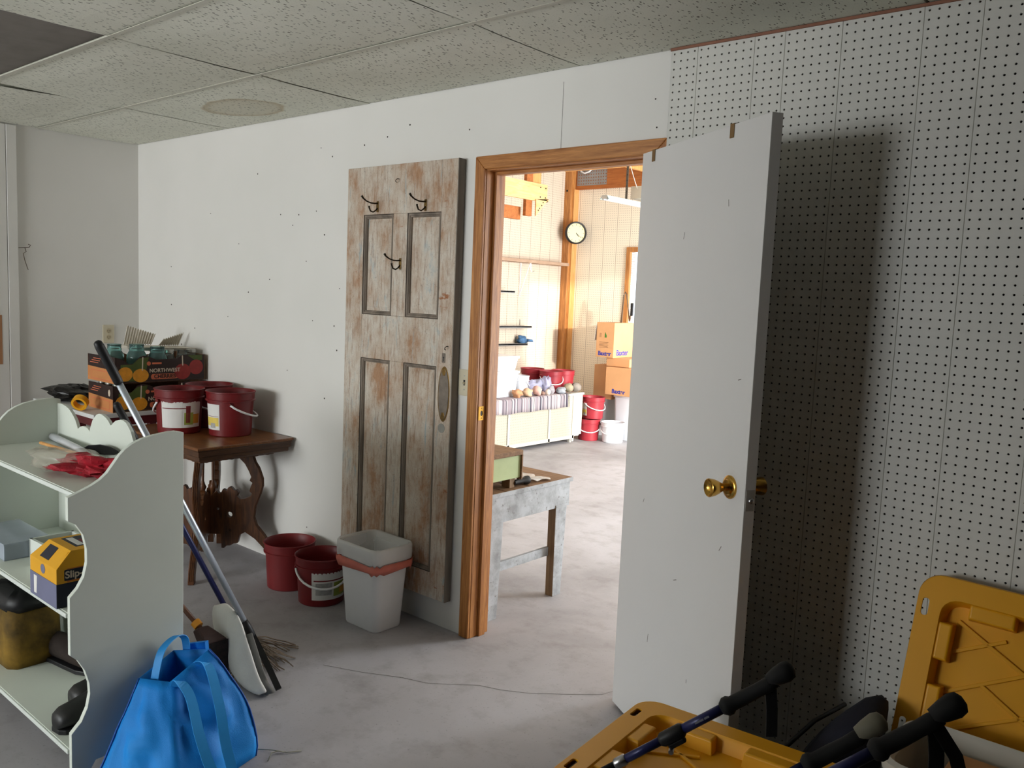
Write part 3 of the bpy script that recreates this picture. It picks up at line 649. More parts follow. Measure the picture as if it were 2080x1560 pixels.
# ribbed trays lying open over the jars
RIB = mat('offwhite_ribbed', srgb(214,206,190), .6, var=.08, scale=30)
def ribbed(rows, cols, fn):
    return MB().sheet([[fn(i/(cols-1), j/(rows-1), i) for i in range(cols)] for j in range(rows)])
tr = thing('ribbed_tray', 'off-white ribbed paper trays lying open on top of the jars', 'tray', (.66,-.17,1.105))
def tr1(u, v_, i): return (-.10+.05*v_, -.19+.17*u, .015+.115*v_*(1-.45*u) + .009*(i % 2))
def tr2(u, v_, i): return (-.06+.06*v_, .0+.13*u, .012+.07*v_*(.55+.55*u) + .009*(i % 2))
ribbed(6, 24, tr1).build('tray_leaf', RIB, tr, solid=.003, recalc=False); ribbed(6, 20, tr2).build('tray_leaf', RIB, tr, solid=.003, recalc=False)
MB().loft([[(-.10,-.20,.0),(.10,-.20,.0),(.10,.15,-.012),(-.10,.15,-.012)], [(-.11,-.21,.02),(.11,-.21,.02),(.11,.15,.008),(-.11,.15,.008)]]).build('tray_base', RIB, tr)
# black crumpled bag, yellow tape roll on the stand
def blob(r, sq, seed, amp, n=14, m=9):
    rings = []
    for j in range(m+1):
        th = PI*j/m*.999+.0005; ring = []
        for k in range(n):
            ph = 2*PI*k/n; d = Vector((math.sin(th)*math.cos(ph), math.sin(th)*math.sin(ph), math.cos(th)))
            q = r*(1+amp*mnoise.noise(d*1.7+Vector((seed,seed*.7,0)))+amp*.5*mnoise.noise(d*4.1+Vector((seed,0,3))))
            ring.append((d.x*q*sq[0], d.y*q*sq[1], d.z*q*sq[2]))
        rings.append(ring)
    return MB().loft(rings)
o = blob(.13, (1.1,1.0,.38), 3.1, .55, 20, 12).build('black_bag', mat('black_polythene', srgb(26,24,22), .35, var=.3, scale=20, bump=.4)); o.location = (.28,-.53,.825)
tag(o, 'crumpled black plastic bag lying left of the fruit boxes', 'bag')
tp_ = MB(); nn = 20
tp_.loft([[((.042 if b else .030)*math.cos(2*PI*k/nn), z, (.042 if b else .030)*math.sin(2*PI*k/nn)) for k in range(nn)] for b, z in ((1,-.018),(1,.018),(0,.018),(0,-.018),(1,-.018))], False, False)
o = tp_.build('tape_roll', YEL, auto=True); o.location = (.700,-.665,.82); o.rotation_euler = (.5, .25, .9); tag(o, 'yellow roll of tape standing in front of the lower fruit box', 'tape')
# ================================================================== WHITE SHELF UNIT IN THE FOREGROUND
su = thing('shelf_unit', 'white painted wooden shelf unit with scalloped back and curved sides', 'shelf unit', (2.515, -1.47, 0))
def sp_(name, mb, m=SHELFW, **k): return mb.build(name, m, su, world=True, **k)
prof = [(-1.289,1.031),(-1.314,1.037),(-1.339,1.037),(-1.364,1.034),(-1.394,1.030),(-1.424,1.023),(-1.453,1.011),(-1.476,.996),(-1.493,.979),(-1.511,.955),(-1.53,.930),(-1.55,.913),(-1.577,.898),(-1.607,.886),(-1.643,.873),(-1.643,.803),(-1.621,.789),(-1.601,.756),(-1.591,.711),(-1.591,.668),(-1.60,.627),(-1.618,.596),(-1.641,.572),(-1.641,.396),(-1.62,.375),(-1.60,.338),(-1.588,.295),(-1.586,.261),(-1.594,.219),(-1.612,.181),(-1.641,.152),(-1.641,0),(-1.60,0),(-1.57,.045),(-1.36,.045),(-1.33,0),(-1.289,0)]
sp_('side_panel', MB().prism(prof, 'x', 2.982, 3.0), bevel=.0015); sp_('side_panel', MB().prism(prof, 'x', 2.03, 2.048), bevel=.0015)
half = [(2.048,1.016),(2.09,1.018),(2.128,1.013),(2.155,1.006),(2.179,.994),(2.2,.98),(2.213,.969),(2.225,.954),(2.234,.939),(2.242,.944),(2.254,.950),(2.27,.955),(2.287,.956),(2.305,.956),(2.32,.953),(2.336,.944),(2.341,.957),(2.349,.969),(2.361,.988),(2.377,1.001),(2.395,1.014),(2.417,1.020),(2.436,1.020),(2.455,1.016),(2.475,1.011),(2.493,1.002),(2.509,.990)]
full = half + [(2*2.515-x-.006, z) for x, z in reversed(half)]
sp_('back_panel', MB().prism(full + [(2.982,.03),(2.048,.03)], 'y', -1.302, -1.290), bevel=.001)
for zt, yf in ((.872,-1.600),(.523,-1.640),(.100,-1.640)):
    s_ = sp_('shelf', MB().bx(2.048, 2.982, yf, -1.302, zt-.018, zt), bevel=.001)
    o = MB().bx(2.048, 2.982, yf-.006, yf, zt-.016, zt-.002).build('shelf_lip', SHELFE, s_, bevel=.002); o.location = (0,0,0)
# --- things on the top shelf (z .872)
zt = .8725
# clear bag with a red net inside
cb = thing('clear_bag', 'clear plastic bag holding a crumpled red net on the top shelf', 'bag', (2.68,-1.47,zt))
CLB = mat('clear_film', srgb(206,200,184), .2, var=.05, alpha=.34, bump=.5, scale=14)
o = blob(.13, (1.25,.62,.26), 8.3, .5, 22, 12).build('bag_film', CLB, cb, smooth=True); o.location = (-.08,-.02,.030); o.rotation_euler = (0,0,.2)
NET = mat('red_net', srgb(164,22,40), .7, var=.35, scale=26, bump=.5)
o = blob(.105, (1.25,.68,.30), 5.5, .75, 26, 14).build('red_net', NET, cb); o.location = (.06,.01,.030); o.rotation_euler = (0,0,.45)
o = MB().tube([(2.15,-1.402,zt+.012),(2.50,-1.378,zt+.011)], .006, 8).build('wooden_dowel', FIRL); tag(o, 'thin orange wooden dowel lying on the top shelf', 'dowel')
o = MB().tube([(2.058,-1.325,zt+.016),(2.20,-1.338,zt+.0155),(2.35,-1.352,zt+.0152),(2.47,-1.368,zt+.015)], .0135, 12).build('white_tube', mat('white_pvc', srgb(206,208,212), .35), smooth=True); tag(o, 'white plastic tube lying against the back of the top shelf', 'tube')
cm = MB().ribbon([(2.40,-1.35,zt+.012),(2.43,-1.338,zt+.022),(2.50,-1.325,zt+.030),(2.56,-1.318,zt+.034),(2.60,-1.316,zt+.036)], [.02,.036,.044,.034,.006], .004, (0,-.5,1))
o = cm.build('black_comb', BLACK, bevel=.001); tag(o, 'flat black comb leaning on the scalloped back board', 'comb')
# --- second shelf (z .523)
z2 = .5235
CLP = mat('clear_box_plastic', srgb(200,210,222), .25, var=.05, alpha=.45)
org = thing('parts_box', 'clear plastic divided box of small parts at left of the middle shelf', 'box', (2.20,-1.53,z2))
MB().bx(-.13,.17,-.075,.075,0,.003).bx(-.13,-.127,-.075,.075,0,.055).bx(.167,.17,-.075,.075,0,.055).bx(-.13,.17,-.075,-.072,0,.055).bx(-.13,.17,.072,.075,0,.055).bx(.03,.032,-.075,.075,0,.05).bx(-.13,.17,-.001,.001,0,.05).build('box_body', CLP, org)
MB().bx(-.132,.172,-.077,.077,.055,.060).build('lid', CLP, org)
for k, (x, y) in enumerate(((-.06,-.04),(.10,-.04),(-.05,.035),(.1,.035))):
    b = blob(.035, (1.2,.7,.45), 2+k, .5, 10, 7).build('small_parts', mat('parts_dark', srgb(70,72,78), .5, .3, var=.5, scale=60), org); b.location = (x, y, .020); b['kind'] = 'stuff'
wb = thing('white_wooden_box', 'open white wooden drawer box on the middle shelf', 'box', (2.47,-1.56,z2), math.radians(2))
MB().bx(0,.25,0,.010,0,.095).build('box_front', SHELFE, wb); MB().bx(0,.25,.135,.145,0,.095).build('box_back', SHELFE, wb); MB().bx(0,.010,0,.145,0,.095).build('box_end', SHELFE, wb); MB().bx(.24,.25,0,.145,0,.095).build('box_end', SHELFE, wb)
MB().bx(.01,.24,.01,.135,.0,.060).build('grey_filling', mat('grey_card', srgb(128,130,130), .7), wb)
o = MB().lathe([(.010,-.010),(.022,-.010),(.022,.010),(.010,.010),(.010,-.010)], 20, cap=False).build('wire_spool', STEEL, auto=True); o.location = (2.40,-1.37,z2+.100); o.rotation_euler = (1.35,0,.6)
o.location = (2.33,-1.36,z2+.0235); tag(o, 'small silver ring roll behind the white drawer box', 'roll')
sb = thing('tool_box_carton', 'yellow and black printed carton with sloping lid on the middle shelf', 'box', (2.835,-1.55,z2))
YC = mat('carton_yellow', srgb(226,164,20), .5, var=.05); NVY = mat('carton_navy', srgb(24,28,46), .5, var=.1); LIL = mat('carton_lilac', srgb(110,112,140), .5, var=.1); ORC = mat('carton_orange', srgb(196,112,30), .5, var=.1, scale=20)
hx, hy = .100, .102
MB().bx(-hx,hx,-hy,hy,0,.074).build('carton_base', NVY, sb, bevel=.001)
MB().bx(-hx,hx,-hy-.0006,-hy,0,.074).build('base_front_print', LIL, sb)
MB().loft([[(-hx,-hy,.074),(hx,-hy,.074),(hx,hy,.074),(-hx,hy,.074)], [(-hx,-hy,.120),(hx,-hy,.120),(hx,hy,.120),(-hx,hy,.120)], [(-hx+.03,-hy+.045,.168),(hx-.008,-hy+.045,.168),(hx-.008,hy-.045,.168),(-hx+.03,hy-.045,.168)]]).build('carton_lid', YC, sb, bevel=.001)
MB().sheet([[(hx-.012,-hy+.012,.1305),(hx-.006,hy-.012,.1305)],[(hx-.014,-hy+.04,.164),(hx-.014,hy-.04,.164)]]).build('lid_print', ORC, sb, solid=.0006)
MB().bx(hx,hx+.0005,-hy+.03,hy,.076,.118).build('lid_side_print', ORC, sb)
MB().prism(rrect(.052,.017,.003,2,-.028,.098), 'x', hx, hx+.0009).build('name_panel', NVY, sb)
text('Slip-J', .030, PRW, sb, (hx+.0012, -.078, .098), (PI/2,0,PI/2), align='LEFT', bold=.0007)
MB().prism(circ(0,.10,.017,10,.015), 'y', -hy-.0008, -hy).build('front_emblem', LIL, sb)
MB().prism([(-.07,.066),(-.045,.066),(-.05,.01),(-.07,.01)], 'y', -hy-.001, -hy).build('front_label', LBL, sb)
q = .048/.045
MB().sheet([[(-.045,-hy+.008,.1292),(.02,-hy+.008,.1292)],[(-.04,-hy+.038,.1612),(.02,-hy+.038,.1612)]]).build('lid_window', NVY, sb, solid=.0008)
MB().bx(-.05,.06,-.03,.03,.168,.1686).build('top_print', NVY, sb); MB().bx(-.04,.05,-.02,.0,.1686,.1690).build('top_print', LBL, sb); MB().bx(-.01,.05,.004,.024,.1686,.1690).build('top_print', LRED, sb)
# --- bottom shelf (z .100)
z3 = .1005
yb_ = thing('yellow_sack', 'stained yellow sack darkened as in shade, with black folded top on the bottom shelf', 'sack', (2.20,-1.49,z3))
YS = mat('shaded_stained_yellow', srgb(112,86,24), .8, var=.75, scale=9, bump=.3)  # yellow darkened to stand for shade on the bottom shelf, plus mottled stains
MB().loft([ring3(.12,.09,.04,0,4,.004), ring3(.135,.10,.05,.05,4,.006,1), ring3(.13,.095,.05,.16,4,.006,2), ring3(.12,.085,.05,.215,4,.005,3)]).build('sack_body', YS, yb_, smooth=True)
MB().loft([ring3(.123,.088,.05,.21,4,.006), ring3(.13,.09,.05,.235,4,.008,1), ring3(.12,.08,.05,.262,4,.008,2), ring3(.06,.04,.03,.27,4,.006,2)]).build('sack_top', BLACK, yb_, smooth=True)
def shoe(label, loc, rz, m, L=.27, hi=.10):
    t = thing('shoe', label, 'shoe', loc, rz, 'dark shoes on the bottom shelf'); rings = []
    for u, wd, h in ((0,.020,.040),(.03,.036,.052),(.10,.046,.062),(.22,.050,.066),(.40,.048,.078),(.55,.042,hi),(.75,.038,hi*1.05),(.92,.036,hi),(1,.024,hi*.7)):
        x = L*(.5-u); rings.append([(x, wd*math.cos(a), .012 + max(0, h*(.5+.5*math.sin(a)))) for a in [2*PI*k/14 for k in range(14)]])
    MB().loft(rings).build('upper', m, t, smooth=True)
    so = [(L*(.5-u), s*w_) for s, us in ((1, ((0,.02),(.05,.040),(.2,.052),(.45,.046),(.7,.038),(.95,.036),(1,.02))), (-1, ((1,.02),(.95,.036),(.7,.038),(.45,.046),(.2,.052),(.05,.040),(0,.02)))) for u, w_ in us]
    MB().prism(so, 'z', 0, .016).build('sole', BLACK, t, bevel=.003); return t
LEA = mat('black_leather', srgb(34,34,34), .45, var=.2); SUE = mat('dark_suede', srgb(40,30,24), .85, var=.3, bump=.3)
shoe('black shoe toe at the front right of the bottom shelf', (2.845,-1.50,z3), -PI/2+.12, LEA)
shoe('black shoe toe behind the first on the bottom shelf', (2.735,-1.42,z3), -PI/2+.05, LEA, .24)
shoe('dark brown slipper lying behind the yellow sack on the bottom shelf', (2.40,-1.40,z3), .25, SUE, .30, .09)

# ================================================================== MOPS BEHIND THE SHELF UNIT
def along(a, b, d): a, b = Vector(a), Vector(b); return a + (b-a).normalized()*d
mA, mB_ = (2.744,-.88,.175), (2.690,-1.272+.028,.980)
mA = Vector(mA); dv = (Vector((2.69,-1.262,.98))-mA).normalized()
fm = thing('flat_mop', 'flat mop with grey tube handle and white pad leaning behind the shelf unit', 'mop', (2.80,-.92,0))
def fp(name, mb, m, **k): return mb.build(name, m, fm, world=True, **k)
fp('handle_tube', MB().tube([mA+dv*.02, mA+dv*1.10], .0115, 14), ALU, smooth=True)
fp('grip', MB().tube([mA+dv*1.09, mA+dv*1.10, mA+dv*1.23, mA+dv*1.245, mA+dv*1.25], [.014,.0155,.0155,.013,.006], 14), BLACK, smooth=True)
fp('swivel_joint', MB().tube([mA+dv*.06, mA+dv*.03, mA+dv*-.01, mA-dv*.03], [.013,.016,.016,.008], 10), BLACK, smooth=True)
fp('pad_frame', MB().ribbon([(2.742,-.872,.168),(2.80,-.870,.118),(2.87,-.872,.06),(2.935,-.878,.012)], .022, .010, (.3,.9,.3)), BLACK)
pL = [(2.595,.262),(2.585,.197),(2.641,.114),(2.702,.054),(2.782,.014),(2.862,.006),(2.925,.010)]; pR = [(2.660,.288),(2.762,.258),(2.800,.208),(2.832,.141),(2.872,.090),(2.910,.050),(2.945,.022)]
rows = []
for j in range(7):
    row = []
    for i in range(9):
        u = i/8; e = math.sin(PI*u)**.6*math.sin(PI*(.10+.84*j/6))**.5
        x = pL[j][0]*(1-u)+pR[j][0]*u; z = pL[j][1]*(1-u)+pR[j][1]*u
        row.append((x, -.945+.012*u-.030*e+.004*math.sin(7*u+2.2*j), max(.006, z)))
    rows.append(row)
PADM = mat('mop_pad_white', srgb(226,224,218), .9, var=.06, scale=14, bump=.4)
fp('mop_pad', MB().sheet(rows), PADM, smooth=True, solid=.014, sub=1, recalc=False)
fp('pad_backing', MB().sheet([[(x+.010, y+.022, max(.004, z-.004)) for x, y, z in r] for r in rows[2:]]), mat('pad_grey', srgb(120,118,112), .9), smooth=True, solid=.008, recalc=False)
sm = thing('string_mop', 'string mop with dark blue handle and grey strands behind the flat mop', 'mop', (2.66,-.75,0))
sA = Vector((2.600,-.745,.03)); sd = (Vector((2.534,-1.266,1.017))-Vector((2.583,-.885,.222))).normalized(); s0 = Vector((2.583,-.885,.222))
MB().tube([s0-sd*.12, s0+sd*.80], .0105, 12).build('handle_tube', NAVY, sm, world=True, smooth=True)
MB().tube([s0+sd*.79, s0+sd*.80, s0+sd*.935, s0+sd*.945], [.012,.0135,.0135,.008], 12).build('grip', BLACK, sm, world=True, smooth=True)
MB().tube([s0-sd*.10, s0-sd*.15], [.016,.028], 10).build('head_clamp', BLACK, sm, world=True)
STR = mat('mop_strands', srgb(150,136,122), .95, var=.3, scale=30)
mb = MB(); random.seed(5); root = s0 - sd*.15
for k in range(110):
    a = random.uniform(-1.9, 1.5); ln = random.uniform(.10, .24); d = Vector((math.cos(a), math.sin(a), 0)); p = [root + Vector((random.uniform(-.02,.02), random.uniform(-.02,.02), random.uniform(-.02,.02)))]
    hz = random.uniform(.0, .03)
    for i in range(1, 6):
        t = i/5; q = root + d*ln*t + Vector((random.uniform(-.012,.012), random.uniform(-.012,.012), 0)); q.z = max(.004, root.z*(1-t)**1.3 + hz*math.sin(PI*t) + .004); p.append(q)
    mb.tube(p, .0026, 4)
o = mb.build('mop_strands', STR, sm, world=True, recalc=False); o['kind'] = 'stuff'
br = thing('floor_broom', 'broom with brown handle, yellow collar and dark head behind the shelf unit', 'broom', (2.66,-1.02,0))
b0 = Vector((2.654,-1.05,.229)); bd = (Vector((2.50,-1.095,.345))-b0).normalized()
MB().tube([b0-bd*.03, b0+bd*.34], .0095, 10).build('handle', mat('brown_handle', srgb(110,72,52), .4), br, world=True, smooth=True)
MB().tube([b0-bd*.012, b0+bd*.012], .018, 14).build('collar', mat('orange_collar', srgb(226,150,36), .4), br, world=True, auto=True)
hb = b0 - bd*.02
MB().loft([[hb+Vector((a*.018,b*.022,c*.012)) for a,b,c in ((-1,-1,-1),(1,-1,1),(1,1,1),(-1,1,-1))], [hb-bd*.05+Vector((a*.02,b*.036,c*.016)) for a,b,c in ((-1,-1,-1),(1,-1,1),(1,1,1),(-1,1,-1))], [hb-bd*.075+Vector((a*.022,b*.052,c*.018-.01)) for a,b,c in ((-1,-1,-1),(1,-1,1),(1,1,1),(-1,1,-1))]]).build('broom_head', mat('broom_brown', srgb(52,30,26), .55), br, world=True, bevel=.006)
MB().loft([[hb-bd*.075+Vector((a*.022,b*.052,c*.018-.01)) for a,b,c in ((-1,-1,-1),(1,-1,1),(1,1,1),(-1,1,-1))], [Vector((2.715+a*.03,-1.03+b*.06,.003+.015*(a+1))) for a,b in ((-1,-1),(1,-1),(1,1),(-1,1))]]).build('bristles', mat('bristle_dark', srgb(34,26,24), .95, var=.5, scale=70), br, world=True)

# ================================================================== BLUE TOTE BAG
bag = thing('tote_bag', 'bright blue reusable shopping bag slumped against the white shelf unit', 'bag', (3.15,-1.38,0))
base = [Vector((3.255,-1.178,.002)), Vector((3.345,-1.49,.002)), Vector((3.08,-1.62,.002)), Vector((3.012,-1.25,.002))]      # back-right, front-right, front-left, back-left
topc = [Vector((3.135,-1.275,.350)), Vector((3.150,-1.412,.292)), Vector((3.055,-1.462,.288)), Vector((3.015,-1.33,.325))]
def lerp(a, b, t): return a + (b-a)*t
NS = 12; rings = []; NL = 12
for j in range(NL+1):
    t = j/NL; ring = []
    for s in range(4):
        b0_, b1_ = base[s], base[(s+1) % 4]; t0, t1 = topc[s], topc[(s+1) % 4]
        for k in range(NS):
            u = k/NS
            p = lerp(lerp(b0_, b1_, u), lerp(t0, t1, u), t)
            c = lerp((base[0]+base[1]+base[2]+base[3])/4, (topc[0]+topc[1]+topc[2]+topc[3])/4, t)
            out = p - c; out.z = 0; out.normalize()
            bulge = .030*math.sin(PI*u)*math.sin(PI*t) * (1.25 if s == 0 else (.4 if s == 1 else -.2))
            if s == 2: bulge *= 1.2
            wr = mnoise.noise(p*8)*.034 + abs(mnoise.noise(Vector((p.x*13, p.y*13, p.z*9))+Vector((3,1,2))))*.034 - .012
            wr += (.011*math.sin(9*u+7*t)+.008*math.sin(17*u-11*t+1))*(1 if s == 0 else .5); edge = min(1, 4*min(u, 1-u)+.15); mid = math.sin(PI*t)**.5
            q = p + out*(bulge + wr*edge*mid); q.z += .012*math.sin(PI*t)*(1-t)
            q += (Vector((.028,.030,0))*math.sin(PI*t)**.8*max(0, 1-2.2*min(u if s == 0 else 1-u, 1)) if s in (0, 3) else Vector((0,0,0))); q.x = max(q.x, 3.006); q.z = max(q.z, .002); ring.append(q)
    rings.append(ring)
o = MB().loft(rings, True, False).build('bag_body', BLUE, bag, world=True, smooth=True, solid=.0018)
# piped seam down the right rear edge and the front edge
for s, nm in ((0, 'seam_piping'), (2, 'seam_piping')):
    MB().tube([rings[j][s*NS] for j in range(NL+1)], .0035, 6).build(nm, mat('blue_seam', srgb(12,84,170), .6), bag, world=True, smooth=True)
def strap(pts, side, wd=.026):
    P = [Vector(p) for p in pts]; out = []
    for i in range(len(P)-1):
        p0, p1, p2, p3 = P[max(i-1,0)], P[i], P[i+1], P[min(i+2, len(P)-1)]
        for k in range(6):
            t = k/6; out.append(.5*((2*p1)+(-p0+p2)*t+(2*p0-5*p1+4*p2-p3)*t*t+(-p0+3*p1-3*p2+p3)*t**3))
    out.append(P[-1]); return MB().ribbon(out, wd, .0022, side).build('carry_handle', mat('blue_webbing', srgb(40,152,230), .55, var=.05), bag, world=True, smooth=False)
strap([(3.085,-1.43,.25),(3.085,-1.425,.30),(3.075,-1.40,.365),(3.055,-1.345,.388),(3.04,-1.305,.365),(3.045,-1.30,.30)], (.75,.45,.2))
strap([(3.16,-1.40,.27),(3.19,-1.405,.305),(3.24,-1.395,.27),(3.325,-1.41,.180),(3.385,-1.405,.098),(3.400,-1.378,.058),(3.39,-1.345,.07),(3.345,-1.34,.145),(3.282,-1.325,.24),(3.195,-1.31,.325),(3.150,-1.325,.322)], (.35,.8,-.3), .03)
MB().loft([[(3.02,-1.29,.29),(3.075,-1.25,.29),(3.07,-1.235,.29),(3.018,-1.27,.29)], [(3.022,-1.30,.338),(3.08,-1.258,.352),(3.075,-1.243,.352),(3.02,-1.28,.338)]]).build('folded_rim', BLUE, bag, world=True)
ww = MB().tube([(3.22,-1.16,.003),(3.27,-1.125,.006),(3.31,-1.10,.004),(3.335,-1.06,.003)], .0018, 6); ww.tube([(3.31,-1.17,.003),(3.285,-1.14,.008),(3.29,-1.118,.008),(3.305,-1.105,.004)], .0018, 6)
tag(ww.build('loose_wire', mat('pale_wire', srgb(170,168,150), .5), smooth=True), 'short loose pale wire on the floor by the blue bag', 'wire')
# ================================================================== GARAGE BEYOND THE DOORWAY
FPEG = NT('garage_pegboard'); v = FPEG.coord((1/.0254, 1/.0254, 1/.0254)); 
def peg_dots(m, v, axes):
    sp = m.n('ShaderNodeSeparateXYZ'); m.l(v, sp.inputs[0]); d = None
    for a in axes:
        f = m.math('SUBTRACT', m.math('FRACT', sp.outputs[a]), .5); f = m.math('MULTIPLY', f, f); d = f if d is None else m.math('ADD', d, f)
    return m.math('LESS_THAN', d, .0155)
def far_peg(name, axes, ga, tint):
    m = NT(name); v = m.coord((1/.0254,)*3); dots = peg_dots(m, v, axes)
    sp = m.n('ShaderNodeSeparateXYZ'); m.l(m.coord((1/.178,)*3), sp.inputs[0])
    gr = m.math('LESS_THAN', m.math('ABSOLUTE', m.math('SUBTRACT', m.math('FRACT', sp.outputs[ga]), .5)), .014)
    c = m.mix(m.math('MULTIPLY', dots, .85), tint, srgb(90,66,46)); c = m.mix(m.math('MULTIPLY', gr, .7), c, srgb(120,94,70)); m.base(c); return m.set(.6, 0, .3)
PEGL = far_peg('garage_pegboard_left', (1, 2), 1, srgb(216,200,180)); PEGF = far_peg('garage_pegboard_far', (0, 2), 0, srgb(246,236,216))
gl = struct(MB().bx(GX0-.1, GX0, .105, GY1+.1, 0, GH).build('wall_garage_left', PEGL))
WX0, WX1, WZ0, WZ1 = .29, 1.25, .95, 2.05
gf = struct(MB().bx(GX0-.1, WX0, GY1, GY1+.1, 0, GH).bx(WX1, 5.1, GY1, GY1+.1, 0, GH).bx(WX0, WX1, GY1, GY1+.1, 0, WZ0).bx(WX0, WX1, GY1, GY1+.1, WZ1, GH).build('wall_garage_far', PEGF))
gw = struct(MB().bx(WX0-.05, WX0+.005, GY1-.02, GY1+.02, WZ0-.05, WZ1+.05).bx(WX1-.005, WX1+.05, GY1-.02, GY1+.02, WZ0-.05, WZ1+.05).bx(WX0, WX1, GY1-.02, GY1+.02, WZ1-.005, WZ1+.05).bx(WX0, WX1, GY1-.02, GY1+.02, WZ0-.05, WZ0+.005).build('window_2', TRIM, bevel=.003), 'garage window with brown frame')
PANE = NT('window_glass'); PANE.base((.95,.97,1,1)); PANE = PANE.set(.0, 0, .5, 1.0, .25, 1.05)
MB().bx(WX0, WX1, GY1+.01, GY1+.014, WZ0, WZ1).build('pane', PANE, gw)
MB().bx((WX0+WX1)/2-.02, (WX0+WX1)/2+.02, GY1-.01, GY1+.02, WZ0, WZ1).build('mullion', WPL, gw)
# right side: open garage door
gr = struct(MB().bx(5.0, 5.1, .105, 2.9, 0, GH).bx(5.0, 5.1, 5.1, GY1+.1, 0, GH).bx(5.0, 5.1, 2.9, 5.1, 2.55, GH).build('wall_garage_right', WHITE_WALL))
gn = struct(MB().bx(-.7, 5.1, .0, .105, 2.62, GH).bx(3.96, 5.1, .106, .112, 0, 2.62).bx(GX0, 3.0, .106, .112, 0, 2.62).build('wall_garage_near', WHITE_WALL))
gc = struct(MB().bx(-.7, 5.1, 0, GY1+.1, GH, GH+.08).build('ceiling_garage', mat('garage_ceiling', srgb(224,220,212), .7)))
gp = struct(MB().bx(GX0, GX0+.095, GY1-.135, GY1, 0, GH).build('trim_4', TRIM, bevel=.004), 'rough fir corner post')
MB().lathe([(.012,0),(.012,.006)], 10, Matrix.Translation((GX0+.04, GY1-.135, 2.74)) @ RX).build('bolt_head', BLACK, gp)
MB().bx(GX0+.095, GX0+.112, GY1-.09, GY1-.0, 0, 2.76).build('post_board', FIRL, gp, bevel=.002)
gb = struct(MB().bx(GX0+.096, 3.4, GY1-.05, GY1, 2.76, GH).build('trim_5', FIRH, bevel=.004), 'fir beam along the far garage wall')
mp_ = plate([(-.465,2.80),(-.055,2.80),(-.055,2.985),(-.465,2.985)], [circ(-.44+.034*i, 2.82+.034*j, .008, 6) for i in range(12) for j in range(5)], .002, 'xz', GY1-.053).build('perforated_plate', mat('galvanised', srgb(150,148,146), .5, .4), gb)
jo = struct(MB().bx(-.2, 3.4, 4.78, 4.82, 2.87, GH).bx(.55, .59, 4.82, GY1-.05, 2.87, GH).build('trim_6', FIRL, bevel=.003), 'ceiling joist in the garage')
struct(MB().bx(.95, .99, 3.2, 4.78, 2.86, GH).build('trim_7', FIRL, bevel=.003), 'ceiling joist in the garage over the lamp')
cw = MB().tube([(-.42,GY1-.075,2.99),(-.39,GY1-.08,2.955),(-.34,GY1-.085,2.935),(-.28,GY1-.08,2.95),(-.235,GY1-.075,2.99)], .009, 8)
tag(cw.build('white_cable', WPL, smooth=True), 'white cable drooping under the garage ceiling near the post', 'cable')
# overhead lumber rack
rk = thing('lumber_rack', 'overhead wooden bracket of fir planks seen through top of the doorway', 'rack', (.3,3.5,2.25))
MB().bx(.27,.30,2.6,3.88,2.418,2.586).build('rack_plank', FIRY, rk, world=True, bevel=.003)
MB().prism([(3.695,2.43),(3.885,2.43),(3.885,2.45),(3.84,2.41),(3.70,2.275)], 'x', .301, .316).build('gusset', FIRY, rk, world=True)
MB().bx(.232,.27,3.60,3.69,2.27,3.0).build('rack_upright', FIRH, rk, world=True, bevel=.003); MB().bx(.20,.268,3.69,3.815,2.45,3.0).build('rack_upright', FIRL, rk, world=True, bevel=.003)
MB().bx(.15,.19,2.6,3.62,2.235,2.355).build('rack_beam', FIRH, rk, world=True, bevel=.003)
for y, z in ((3.77,2.55),(3.85,2.55),(3.77,2.46),(3.85,2.46),(3.80,2.41),(3.78,2.38),(3.75,2.35),(3.73,2.33)):
    MB().lathe([(.007,0),(.006,.004)], 8, Matrix.Translation((.301 if z > 2.43 else .316, y, z)) @ Matrix.Rotation(PI/2,4,'Y')).build('bolt', BLACK, rk, world=True)
# clock
ck = thing('wall_clock', 'round black-rimmed wall clock with cream face on the fir post', 'clock', (-.392, 5.292, 2.255)); ck.rotation_euler = (0,0,1.0)
MB().lathe([(.128,0),(.128,.03),(.122,.038),(.112,.036),(.110,.026),(.110,.0)], 40, RX).build('clock_rim', BLACK, ck, auto=True)
MB().lathe([(.111,.018),(.001,.018)], 40, RX, cap=False).build('clock_face', mat('clock_cream', srgb(226,214,160), .3, var=.02), ck)
for k in range(12):
    a = k*PI/6; MB().obox((.092*math.sin(a), -.0188, .092*math.cos(a)), (math.cos(a),0,-math.sin(a)), (0,1,0), (math.sin(a),0,math.cos(a)), .004, .001, .018).build('hour_mark', BLACK, ck)
for a, ln, wd in ((math.radians(140),.055,.006),(math.radians(128),.085,.004)):
    MB().obox((ln/2*math.sin(a), -.0195, ln/2*math.cos(a)), (math.cos(a),0,-math.sin(a)), (0,1,0), (math.sin(a),0,math.cos(a)), wd, .001, ln).build('clock_hand', BLACK, ck)
